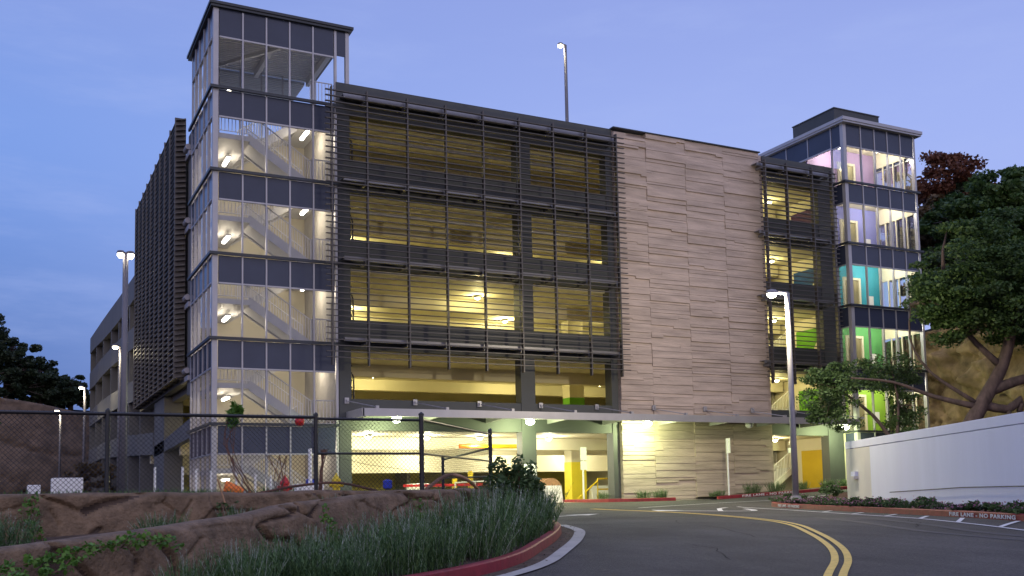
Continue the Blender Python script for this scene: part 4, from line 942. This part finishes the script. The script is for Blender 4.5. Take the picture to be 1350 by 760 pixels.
spec = [((56.3, 13.9, 10), 16.8, 'rust', 'rust coloured tree rising just right of the lift tower roof', .30), ((49.6, 8.4, 10), 10.6, 'brown', 'olive brown tree below the rust coloured one', .34), ((57.1, 11.3, 10), 12.8, 'dark', 'dark green tree right of the rust coloured crown', .3), ((62.3, 13.2, 10), 14.3, 'dark', 'dark tree on the ridge left of the tallest far right one', .3), ((63.2, 10.4, 10), 15.4, 'dark', 'tall dark tree on the ridge at the right edge of the picture', .3), ((46.5, 3.2, 8), 11.5, 'oak', 'bushy green tree on the slope above the oak', .36), ((46.6, 0, 8), 11.8, 'oak', 'green tree on the slope right of the bushy one', .36), ((50.2, -1.0, 8), 12.5, 'oak', 'green tree on the slope at the right edge of the picture', .36), ((41.9, 1.6, 8), 6.5, 'dark', 'low dark tree on the slope close to the lift tower', .4)]
for (b_, H, lm, lab, wf) in spec:
    tree(lab, b_, H, [(0, 0, H * .66, H * wf * .82, H * wf * .82, H * .33, 1.5), (H * .1, -H * .08, H * .42, H * wf * .8, H * wf * .8, H * .24, .6)], LM[lm], .20, 100, 200, .3, H * .07, 'trees on the hillside', gap=0.0, flat=.5)
for i, (x, y, zz) in enumerate([(40.5, -4.5, 8.2), (38.5, -9, 8.2), (41, -10, 9), (44, -13, 9), (36.5, -13, 7.8), (45, -6, 9)]):
    tree(['dark bushy tree filling the slope behind the oak crown', 'low green tree on the slope behind the far right wall'][i % 2], (x, y, zz), 5, [(0, 0, 2.4, 2.6, 2.6, 2.2, 1)], LM[['oak', 'dark'][i % 2]], .20, 60, 150, .2, .7, 'undergrowth trees on the slope', gap=.0)

# left background: rock slope with trees on top
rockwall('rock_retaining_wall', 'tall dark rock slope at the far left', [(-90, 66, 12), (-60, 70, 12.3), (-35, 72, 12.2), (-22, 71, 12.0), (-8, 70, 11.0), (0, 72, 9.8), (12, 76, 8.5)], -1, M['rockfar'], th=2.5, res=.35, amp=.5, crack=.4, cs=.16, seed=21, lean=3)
terrain('hillside', -120, 40, 72, 140, lambda x, y: 9.6 + 1.8 * (1 - float(sst(-30, 10, x))) + .02 * (y - 72) + .5 * mn.noise(Vector((x * .1, y * .1, 0))), M['dirt'], 'hill top behind the left rock slope', 4)
for i, (x, y, H, lm) in enumerate([(-11.0, 78, 11.0, 'dark'), (-7.2, 80, 8.6, 'dark'), (-16.5, 78, 11.0, 'dark'), (-3.9, 82, 6.6, 'dark'), (-22, 80, 12, 'dark'), (-.6, 84, 5.0, 'dark'), (-28, 82, 12, 'dark')]):
    tree(['large dark tree on the left rock slope, near the middle of the row', 'dark tree on the left rock slope beside the large one', 'tall dark tree at the left edge of the picture above the rock slope', 'small dark tree on the rock slope nearest the garage', 'dark tree hidden at the far left end of the row', 'dark sapling behind the far corner of the garage', 'dark tree beyond the left end of the row'][i], (x, y, 10.6), H,
         [(0, 0, H * .58, H * .42, H * .34, H * .38, 1.), (H * .28, 0, H * .36, H * .34, H * .3, H * .26, .6), (-H * .25, 0, H * .3, H * .34, H * .3, H * .26, .6)], LM[lm], .24, 90, 150, .25, H * .075, 'dark trees above the left rock slope', gap=.04, flat=.6)
tree('small bushy tree with yellow blossom at the left edge behind the fence', (-8.0, -15.5, .3), 3, [(-.1, 0, 1.5, .9, .9, 1.3, 1.)], LM['shrub'], .09, 55, 90, .05, .28, name='small_tree')
yt = leaves([(-7.9 + random.uniform(-.6, .6), -15.9 + random.uniform(-.5, .5), 1.5 + random.uniform(-.6, .7)) for _ in range(26)], [.16] * 26, 45, .06)
o = leafobj('blossom', yt, LM['yellow'], [o for o in bpy.data.objects if o.name.startswith('small_tree')][0])
tree('yellowish brown bush at the foot of the far corner of the garage', (-1.6, 38, .3), 3, [(0, 0, 1.6, 2.0, 2.0, 1.6, 1.)], LM['brown'], .16, 40, 90, .05, .5, name='bush')

# ------------------------------------------------------------------ ornamental grasses
def grass_mesh(n, h, spread, w=.008, lean=.5):
    V = []
    for i in range(n):
        a = random.uniform(0, 6.283); r = random.random() ** .6 * spread * .4; bx, by = r * math.cos(a), r * math.sin(a)
        a2 = a + random.uniform(-.7, .7); hh = h * random.uniform(.5, 1.1); le = random.random() * lean * h
        p0 = Vector((bx, by, 0)); p1 = Vector((bx + math.cos(a2) * le * .35, by + math.sin(a2) * le * .35, hh * .6)); p2 = Vector((bx + math.cos(a2) * le, by + math.sin(a2) * le, hh))
        s = Vector((-math.sin(a2 + .6), math.cos(a2 + .6), 0)) * w * random.uniform(.7, 1.6)
        V += [p0 - s, p0 + s, p1 + s, p1 - s, p1 - s, p1 + s, p2 + s * .25, p2 - s * .25]
    return np.array([tuple(v) for v in V])
def sage(n, h, spread):
    V = [[], []]
    for i in range(n):
        a = random.uniform(0, 6.283); r = random.random() ** .6 * spread * .42; le = random.uniform(.05, .55) * h * (.4 + r / spread); hh = h * random.uniform(.55, 1.08)
        b = Vector((r * math.cos(a), r * math.sin(a), 0)); t_ = b + Vector((math.cos(a + random.uniform(-.8, .8)) * le, math.sin(a + random.uniform(-.8, .8)) * le, hh)); m_ = b.lerp(t_, .5) + Vector((0, 0, .06 * h))
        top = random.random() < .30
        for q in range(26):
            u = q / 26 * (1 if not top else 1.0) + random.uniform(0, .03); p = b.lerp(m_, u * 2) if u < .5 else m_.lerp(t_, u * 2 - 1)
            th = random.uniform(0, 6.283); L_ = (.095 if u < .7 else .05) * random.uniform(.6, 1.2); w = .0095 if u < .75 else .005
            d = Vector((math.cos(th) * .55, math.sin(th) * .55, random.uniform(.5, 1.1))).normalized() * L_; s_ = Vector((-math.sin(th), math.cos(th), 0)) * w
            V[1 if (top and u > .72) else 0] += [p - s_ * .4, p + s_ * .4, p + d * .6 + s_, p + d]
        s_ = Vector((.0028, .0028, 0)); V[1 if top else 0] += [b - s_, b + s_, m_ + s_, m_ - s_, m_ - s_, m_ + s_, t_ + s_ * .4, t_ - s_ * .4]
    return [np.array([tuple(v) for v in x]) for x in V]
gm = []
for _ in range(5):
    A, B = sage(105, .72, .9); t = thing('ornamental_grass', 'x', 'grass clump'); leafobj('foliage', A, LM['sage'], t, True); leafobj('seed_spikes', B, LM['spike'], t, True); gm.append(t)
for o in gm: tag(o, 'blue green ornamental grass clump in the bed inside the curved red kerb', 'grass clump', 'grass clumps in the curved bed')
gp = []
def inpoly(x, y, P):
    c = False; j = len(P) - 1
    for i in range(len(P)):
        if (P[i][1] > y) != (P[j][1] > y) and x < (P[j][0] - P[i][0]) * (y - P[i][1]) / (P[j][1] - P[i][1]) + P[i][0]: c = not c
        j = i
    return c
tries = 0
inner = [p for p in offs(KL, -.50)] + [(4.6, -3), (4.3, -14), (2.3, -20.3), (.0, -23.9), (-1.6, -24.7), (-4.3, -26.8), (-6, -28.3)]
while len(gp) < 95 and tries < 20000:
    tries += 1; x = random.uniform(-6, 5.2); y = random.uniform(-29, -8)
    if inpoly(x, y, inner) and all((x - a) ** 2 + (y - b) ** 2 > .50 ** 2 for a, b in gp) and not (x < -5.2): gp.append((x, y))
for i, (x, y) in enumerate(gp):
    k = i % 5; o = gm[k] if i < 5 else dup(gm[k]); o.location = (x, y, zbed(x, y) - .02); o.rotation_euler.z = random.uniform(0, 6.28)
    s = random.uniform(.66, 1.28) * (1.0 if x > -1.5 else .80); o.scale = (s, s, s * random.uniform(.9, 1.1))
# clumps on the shelf between the rock walls
for (x, y, s, lab) in ((-6.9, -26.1, .62, 'low blue green clump at the left end of the shelf between the rock walls'), (-5.15, -25.6, .55, 'blue green clump on the shelf left of the leaning stake'), (-3.95, -24.7, .5, 'blue green clump under the leaning stake between the rock walls'), (-2.6, -24.3, .42, 'small blue green clump at the narrow right end of the shelf')):
    o = dup(gm[0], (x, y, -.12 + .35 * float(sst(-5, -1.5, x))), random.uniform(0, 6), lab); o.scale = (s * 1.2, s * 1.2, s); o['group'] = 'grass clumps between the rock walls'
Vl = []
_k = catmull(offs(kl, .16), .2)
for i in range(420):
    p = random.choice(_k[8:-10]); x = p[0] + random.gauss(0, .09); y = p[1] + random.gauss(0, .09); z = g(x, y) + .022; a = random.uniform(0, 6.28); L_ = random.uniform(.015, .04)
    u = Vector((math.cos(a), math.sin(a), .2)) * L_; w = Vector((-math.sin(a), math.cos(a), .1)) * L_ * .5; c = Vector((x, y, z)); Vl += [c - u, c - w, c + u, c + w]
for i in range(900):
    p = random.choice(catmull(offs(kl, -.45), .3)[6:-10]); x = p[0] + random.gauss(0, .22); y = p[1] + random.gauss(0, .22); z = zbed(x, y) + .02; a = random.uniform(0, 6.28); L_ = random.uniform(.015, .045)
    u = Vector((math.cos(a), math.sin(a), .3)) * L_; w = Vector((-math.sin(a), math.cos(a), .1)) * L_ * .5; c = Vector((x, y, z)); Vl += [c - u, c - w, c + u, c + w]
tag(leafobj('leaf_litter', np.array([tuple(v) for v in Vl]), LM['brown']), 'dry leaf litter along the curved red kerb', 'leaf litter', kind='stuff')
# dark leafy shrub at the end of the rock wall
sh = thing('leafy_shrub', 'upright dark green leafy shrub among the grasses at the rock wall end', 'shrub', (2.0, -21.6, -.3))
mb = MB(); cs = []; rs = []
for i in range(16):
    a = random.uniform(0, 6.28); r = random.uniform(.1, .55); tp = Vector((2.0 + math.cos(a) * r, -21.6 + math.sin(a) * r, random.uniform(.45, 1.12) - .25 * r)); mb.tube([(2.0, -21.6, -.35), tuple(Vector((2.0, -21.6, -.1)).lerp(tp, .5)), tuple(tp)], [.018, .012, .006], 5)
    for t_ in (.45, .65, .85, 1.0): cs.append(tuple(Vector((2.0, -21.6, -.1)).lerp(tp, t_))); rs.append(.13)
mb.build('stem', M['brown'], sh); leafobj('leaf', leaves(cs, rs, 46, .055, 1., 2.2), LM['shrub'], sh)
# vines on the rock faces
def vine(label, pts, rad, n, size=.045, lm='vine', name='creeping_vine', per=26):
    cs = [(p[0] + random.gauss(0, rad[0]), p[1] + random.gauss(0, .015), p[2] + random.gauss(0, rad[1])) for p in catmull(pts, .06) for _ in range(n)]
    t = thing(name, label, 'vine', pts[0]); leafobj('leaf', leaves(cs, [.05] * len(cs), per // 4, size, 1., 1.3), LM[lm], t)
    MB().tube(catmull(pts, .1), .006, 4).build('stem', M['brown'], t)
def V3(a): return a
vine('dark green vine hanging on the upper rock wall at the left', [(-6.55, -23.72, .48), (-6.6, -23.75, .3), (-6.5, -23.78, .1), (-6.45, -23.8, -.1)], (.05, .03), 3)
vine('bright green creeper spreading sideways over the lower rock wall', [(-6.9, -27.95, -.22), (-6.35, -27.68, -.12), (-6.0, -27.5, -.06), (-5.7, -27.32, -.02), (-5.4, -27.15, -.03), (-5.2, -27.0, -.08)], (.05, .03), 3)
vine('creeper trailing low on the face of the lower rock wall', [(-6.3, -27.75, -.15), (-6.45, -27.85, -.28), (-6.9, -28.1, -.33)], (.05, .025), 3)
vine('dark vine in the middle of the lower rock wall', [(-3.0, -25.35, .28), (-2.95, -25.35, .1), (-2.8, -25.3, -.1), (-2.75, -25.3, -.25)], (.05, .03), 2)
vine('small bright vine on the rock wall near the fence corner post', [(-1.0, -23.85, .32), (-1.0, -23.9, .15), (-.98, -23.92, 0.0), (-.98, -23.95, -.15)], (.025, .03), 3)
vine('reddish green vine on the stake leaning on the upper rock wall', [(-4.0, -23.75, .4), (-4.05, -23.78, .25), (-4.0, -23.8, .05)], (.08, .04), 3, lm='shrub')
# small plants along the kerbs
def small_plant(h, s, lm, n=140, flowers=0, seed=0):
    t = thing('x', '', 'plant'); 
    V = leaves([(random.gauss(0, s * .5), random.gauss(0, s * .5), h * random.uniform(.25, .9)) for _ in range(14)], [s * .35] * 14, n // 14 * 3, .05, .8, 2.)
    leafobj('leaf', V, LM[lm], t, True)
    if flowers: leafobj('flower', leaves([(random.gauss(0, s * .6), random.gauss(0, s * .6), h * random.uniform(.7, 1.2)) for _ in range(flowers)], [.02] * flowers, 4, .04, 1., 1.), LM['flower'], t, True)
    return t
fp = [small_plant(.26, .34, 'shrub', 170, 26), small_plant(.2, .3, 'dark', 150, 34), small_plant(.36, .28, 'shrub', 190, 8)]
cnt = 0
for i in range(130):
    s_ = random.random(); k = int(s_ * (len(KR) - 1)); p = KR[k]; off = random.uniform(.3, 1.0 if k < len(KR) * .75 else 2.2)
    x = p[0] + off * .88; y = p[1] + off * .45; q = fp[i % 3] if i < 3 else dup(fp[i % 3]); q.name = 'flowering_plant'
    q.location = (x, y, zbr(x, y) - .03); q.rotation_euler.z = random.uniform(0, 6); s_ = random.uniform(.45, .95); q.scale = (s_, s_, s_)
    q['label'] = 'low pink flowering plant between the long red kerb and the white wall' if i % 3 < 2 else 'taller green tuft without blossom between the long red kerb and the white wall'; q['group'] = 'flowering plants along the long red kerb' if i % 3 < 2 else 'green tufts along the long red kerb'; q['category'] = 'plant'
for i, (x, y, s) in enumerate([(19.0, -.75, 1.4), (19.9, -.85, 1.5), (23.0, -1.2, 1.1), (24.9, -1.3, 1.9), (26.3, -1.3, 1.8), (28.0, -1.3, 1.5), (29.6, -1.3, 1.5), (30.8, -1.3, 1.4), (22.6, -1.2, .9), (17.5, 0.3, 1.2)]):
    o = dup(gm[i % 4], (x, y, g(x, -2.1 if x > 21 else y) + .1), random.uniform(0, 6), ['grassy tuft at the foot of the board wall below the canopy light', 'second grassy tuft on the short red kerb strip', 'small tuft beside the thin sign post', 'round grass tuft right of the thin sign post', 'round grass tuft at the right edge of the board wall', 'low tuft in front of the garage stair', 'low tuft before the mustard wall', 'low tuft before the green column at the right', 'tiny tuft at the nose of the climbing red kerb', 'tuft behind the two panel sign post'][i])
    o.scale = (s * .5, s * .5, s * .42); o['group'] = 'grass tufts along the garage front'
for i, (x, y, s, lab) in enumerate([(22.6, -10.6, 1.9, 'dark reddish bush in the mulch behind the street lamp'), (23.8, -9.6, 2.3, 'dense green bush beside the end of the white wall'), (21.4, -9.9, 1.5, 'small green bush on the mulch tip'), (25.0, -8.6, 2.6, 'larger bush below the lift tower')]):
    q = dup(fp[2], (x, y, zbr(x, y)), i, lab); q.name = 'bush'; q.scale = (s, s, s * 1.1); q['group'] = 'bushes in the mulch bed'; q['category'] = 'bush'
# weeds on the terrace
Vw = []
for i in range(900):
    x = random.uniform(-9, 0); y = random.uniform(-14, 2); a = grass_mesh(7, .42, .2, .012) + np.array([x, y, .3]); Vw.append(a)
for i in range(240):
    x = random.uniform(-8, -1.2); a = grass_mesh(5, .17, .12, .006) + np.array([x, random.uniform(-23.2, -22.4), .32]); Vw.append(a)
tag(leafobj('weeds', np.concatenate(Vw), LM['turf']), 'ragged green weeds on the earth terrace', 'weeds', kind='stuff')

# ------------------------------------------------------------------ small things on the terrace and in the garage
def stake(x, y, z, h, label, tilt=(0, 0), m='white', r=.03):
    return tag(MB().tube([(x, y, z), (x + tilt[0], y + tilt[1], z + h)], r, 5).build('stake', M[m]), label, 'stake', 'stakes behind the fence')
for i, (x, y) in enumerate([(-2.55, -4.2), (-1.95, -6.0), (-1.45, -5.5), (-.9, -5.0), (.0, -4.6), (.75, -4.1), (1.35, -3.8)]):
    stake(x, y, .3, 1.25 - .05 * i, 'white wooden stake standing on the terrace left of the stair tower', m='white', r=.04)
stake(-4.0, -23.8, .30, .42, 'thin tan stake leaning on the upper rock wall above the vine', (-.12, .05), 'wood', .012)
tag(MB().tube(catmull([(-3.3, -22.6, .50), (-2.6, -22.5, .62), (-1.9, -22.5, .66), (-1.2, -22.4, .52)], .1), .022, 7).build('fallen_branch', M['brown'], smooth=True), 'bare fallen branch lying along the top of the rock wall', 'branch')
tag(MB().tube(catmull([(-.4, -22.6, .5), (.3, -22.0, .78), (.9, -21.5, .72), (1.5, -20.9, .45)], .1), .035, 7).build('drain_hose', M['wood'], smooth=True), 'arched corrugated hose behind the fence corner', 'hose')
vn = thing('bare_shrub', 'bare reddish stems with a green tuft in front of the stair tower', 'shrub', (-3.4, -22.9, .4))
mb = MB()
for i in range(9): mb.tube(catmull([(-3.35 + random.uniform(-.05, .05), -22.8, .4), (-3.6 + random.uniform(-.08, .1), -22.7, .8), (-3.72 + random.uniform(-.1, .1), -22.6, 1.3), (-3.66 + random.uniform(-.12, .12), -22.6, 1.7)], .2), .007, 4)
mb.build('stem', M['brown'], vn); leafobj('leaf', leaves([(-3.66 + random.gauss(0, .07), -22.6, 1.8 + random.gauss(0, .08)) for _ in range(14)], [.06] * 14, 22, .05, 1., 3.), LM['vine'], vn)
vn = thing('bare_shrub', 'brown dry stems beside the fence post left of the hydrant', 'shrub', (-3.0, -23.1, .4)); mb = MB()
for i in range(8): mb.tube([(-3.05 + random.gauss(0, .04), -23.0, .35), (-3.0 + random.gauss(0, .06), -23.0, .7), (-3.0 + random.gauss(0, .1), -23, 1.1)], .006, 4)
for i in range(8): mb.tube([(-2.07 + random.gauss(0, .02), -22.0, .35), (-2.05 + random.gauss(0, .03), -22.0, .9), (-2.0 + random.gauss(0, .03), -22, 1.25)], .010, 4)
mb.build('stem', M['brown'], vn)
def hydrant(x, y, z, m, label, s=1.):
    t = thing('fire_hydrant', label, 'hydrant', (x, y, z)); P = [(.17, 0), (.17, .05), (.11, .07), (.105, .45), (.13, .47), (.13, .52), (.10, .56), (.05, .64), (.03, .66), (.03, .70)]
    MB().lathe([(r * s, h * s) for r, h in P], (x, y, z), 14).build('body', M[m], t, smooth=False)
    for dx, dy in ((1, 0), (-1, 0), (0, -1)): MB().tube([(x, y, z + .38 * s), (x + dx * .19 * s, y + dy * .19 * s, z + .38 * s)], .06 * s, 8).build('outlet', M[m], t)
hydrant(-.40, -17.4, .40, 'yelenam', 'yellow fire hydrant behind the fence near the stair tower corner', .8)
hydrant(.55, -9.0, .32, 'redpaint', 'red standpipe behind the fence in front of the stair tower', 1.15)
t = thing('traffic_cone', 'orange traffic cone tipped over on the terrace', 'traffic cone', (-1.1, -10.4, .35))
MB().tube([(-1.5, -10.4, .75), (-.7, -10.5, .55)], [.24, .05], 12).build('cone_body', M['orange'], t); MB().tube([(-.98, -10.46, .62), (-.86, -10.48, .59)], [.125, .09], 12).build('white_band', M['white'], t)
t = thing('barrel', 'blue plastic barrel behind the fence near the ground floor stair', 'barrel', (3.6, -2.5, .1)); MB().lathe([(.2, 0), (.22, .05), (.22, .55), (.18, .6)], (3.3, -2.0, .55), 14).build('body', M['blue'], t)
tag(MB().lathe([(.02, 0), (.09, .03), (.09, .17), (.02, .2)], (-.35, -20.6, .55), 10).build('bucket', M['blue']), 'small blue container behind the fence corner', 'container')
t = thing('junction_box', 'white utility box with a pipe between hydrant and fence post', 'utility box', (2.8, -3.5, .3)); MB().box(2.2, -4.0, .3, 3.2, -3.6, .95).build('body', M['white'], t, bevel=.02); MB().tube([(2.75, -3.8, .95), (2.75, -3.8, 2.2)], .07, 8).build('pipe', M['white'], t)
for x, y, w, h, lab in ((-5.15, -3.5, .95, .95, 'larger white box on the terrace left of the thick lamp post'), (-6.1, -2.5, .4, .75, 'small white marker on a post at the left'), (-7.6, -3, .9, .42, 'low white pipe end at the far left of the terrace')):
    tt = thing('white_marker', lab, 'marker', (x, y, .3)); MB().box(x - w / 2, y, .3 + h * .45 if w < .5 else .3, x + w / 2, y + .35, .3 + h).build('body', M['white'], tt, bevel=.02)
    if w < .5: MB().box(x - .05, y + .1, .25, x + .05, y + .2, .3 + h * .45).build('post', M['white'], tt)
tag(MB().lathe([(.005, 0), (.13, .05), (.17, .17), (.13, .29), (.005, .34)], (1.9, -5.6, 2.86), 14).build('red_ball_marker', M['redpaint'], smooth=True), 'round red marker hanging on the wire by the stair tower edge', 'marker')
tag(MB().tube([(-2.4, -23.2, 1.12), (-1.2, -22.0, .98), (.9, -20.6, .82)], .005, 4).build('wire', M['black']), 'slack wire behind the fence', 'wire')
# ground floor clutter
def barrier(x, y, rz, lab):
    t = thing('concrete_barrier', lab, 'barrier', (x, y, .02), 'white concrete barriers in the garage', rz); L_ = 1.8
    build_local(MB().add([(-L_ / 2, -.25, 0), (L_ / 2, -.25, 0), (L_ / 2, .25, 0), (-L_ / 2, .25, 0), (-L_ / 2, -.1, .8), (L_ / 2, -.1, .8), (L_ / 2, .1, .8), (-L_ / 2, .1, .8)], [(0, 3, 2, 1), (4, 5, 6, 7), (0, 1, 5, 4), (1, 2, 6, 5), (2, 3, 7, 6), (3, 0, 4, 7)]), 'body', M['white'], t)
barrier(22.0, 7.3, 0, 'white barrier just right of the yellow column'); barrier(15.9, 3.0, 0, 'white barrier left of the wooden spool'); barrier(18.6, 9, .2, 'white barrier left of the yellow column')
t = thing('cable_spool', 'round tan cable spool left of the yellow column', 'spool', (17.3, 5, 0))
MB().tube([(17.3, 4.8, .6), (17.3, 4.88, .6)], .62, 20).build('flange', M['wood'], t); MB().tube([(17.3, 5.4, .6), (17.3, 5.48, .6)], .62, 20).build('flange', M['wood'], t); MB().tube([(17.3, 4.88, .6), (17.3, 5.4, .6)], .3, 16).build('drum', M['wood'], t)
t = thing('guard_rail', 'yellow welded guard rail inside the right end of the wide bay', 'rail', (22, 3.4, 0)); mb = MB(); mb.tube([(18.4, 2.2, .05), (18.4, 2.2, 1.1), (20.4, 2.2, 1.1), (20.4, 2.2, .05)], .045, 6); mb.tube([(18.4, 2.2, .6), (20.4, 2.2, .6)], .04, 6); mb.tube([(17.2, 2.2, .1), (18.4, 2.2, 1.0)], .04, 6); mb.build('frame', M['yelenam'], t)
t = thing('white_railing', 'white pipe railing inside the entrance bay', 'rail', (12.5, 1.5, 0)); mb = MB(); mb.tube([(10.8, 1.8, 1.0), (14.5, 1.2, 1.15)], .03, 6)
for q in range(5): mb.tube([(10.8 + q * .9, 1.8 - q * .15, 0), (10.8 + q * .9, 1.8 - q * .15, 1.04 + q * .035)], .03, 6)
mb.build('frame', M['white'], t)
for i, (x, y, w, h, m, lab, nm, cat) in enumerate([(9.6, 3.2, .9, 1.0, 'white', 'white wheeled box in the entrance bay', 'site_box', 'box'), (11.6, 3.4, 1.1, .7, 'white', 'low white cart in the entrance bay', 'site_box', 'box'), (12.0, 4.6, .25, 1.25, 'yelenam', 'yellow bollard in the entrance bay, left of the fence corner post', 'bollard', 'bollard'), (13.0, 5.0, .25, 1.6, 'yelenam', 'taller yellow bollard in the entrance bay', 'bollard', 'bollard'), (14.6, 4.4, 1.3, .8, 'white', 'white tank behind the fence corner', 'site_box', 'box')]):
    t = thing(nm, lab, cat, (x, y, 0)); (MB().box(x - w / 2, y - .3, .12, x + w / 2, y + .3, h) if nm == 'site_box' else MB().lathe([(.13, 0), (.13, h - .06), (.08, h)], (x, y, 0), 12)).build('body', M[m], t, bevel=.04 if nm == 'site_box' else 0)
    if nm == 'site_box':
        for s in (-1, 1): MB().tube([(x + s * w * .35, y - .32, .12), (x + s * w * .35, y - .26, .12)], .12, 10).build('wheel', M['black'], t)
t = thing('barricade', 'red and white barricade board in the entrance bay', 'barricade', (10.4, 2.4, 0)); MB().box(8.6, 2.4, .85, 12.4, 2.44, .97).build('board', M['redpaint'], t)
mb = MB(); [mb.box(x, 2.38, 0, x + .07, 2.46, .85) for x in (8.8, 12.1)]; mb.build('leg', M['white'], t)
cb = thing('clearance_bar', 'long orange and yellow bar hanging under the ground floor ceiling', 'clearance bar', (13, 3, 2.7))
MB().tube([(11.55, 3, 2.68), (12.75, 3, 2.68)], .10, 10).build('orange_half', M['orange'], cb); MB().tube([(12.752, 3, 2.68), (14.9, 3, 2.68)], .10, 10).build('yellow_half', M['yelenam'], cb)
mb = MB(); [mb.tube([(x, 3, 2.77), (x, 3, 3.12)], .01, 4) for x in (11.8, 13.1, 14.6)]; mb.build('chain', M['steel'], cb)
sg = thing('exit_sign', 'small white hanging sign box in the ground floor of the right bay', 'sign', (30.3, 2, 2.3)); MB().box(29.2, .9, 2.3, 29.5, 1.0, 2.55).build('panel', M['white'], sg); MB().tube([(29.35, .95, 2.55), (29.35, .95, 3.1)], .012, 5).build('hanger', M['steel'], sg)
nt2 = tag(MB().box(13.3, -.03, 1.25, 13.9, -.01, 1.75).build('notice_board', M['white']), 'white notice on the green lit column', 'notice')
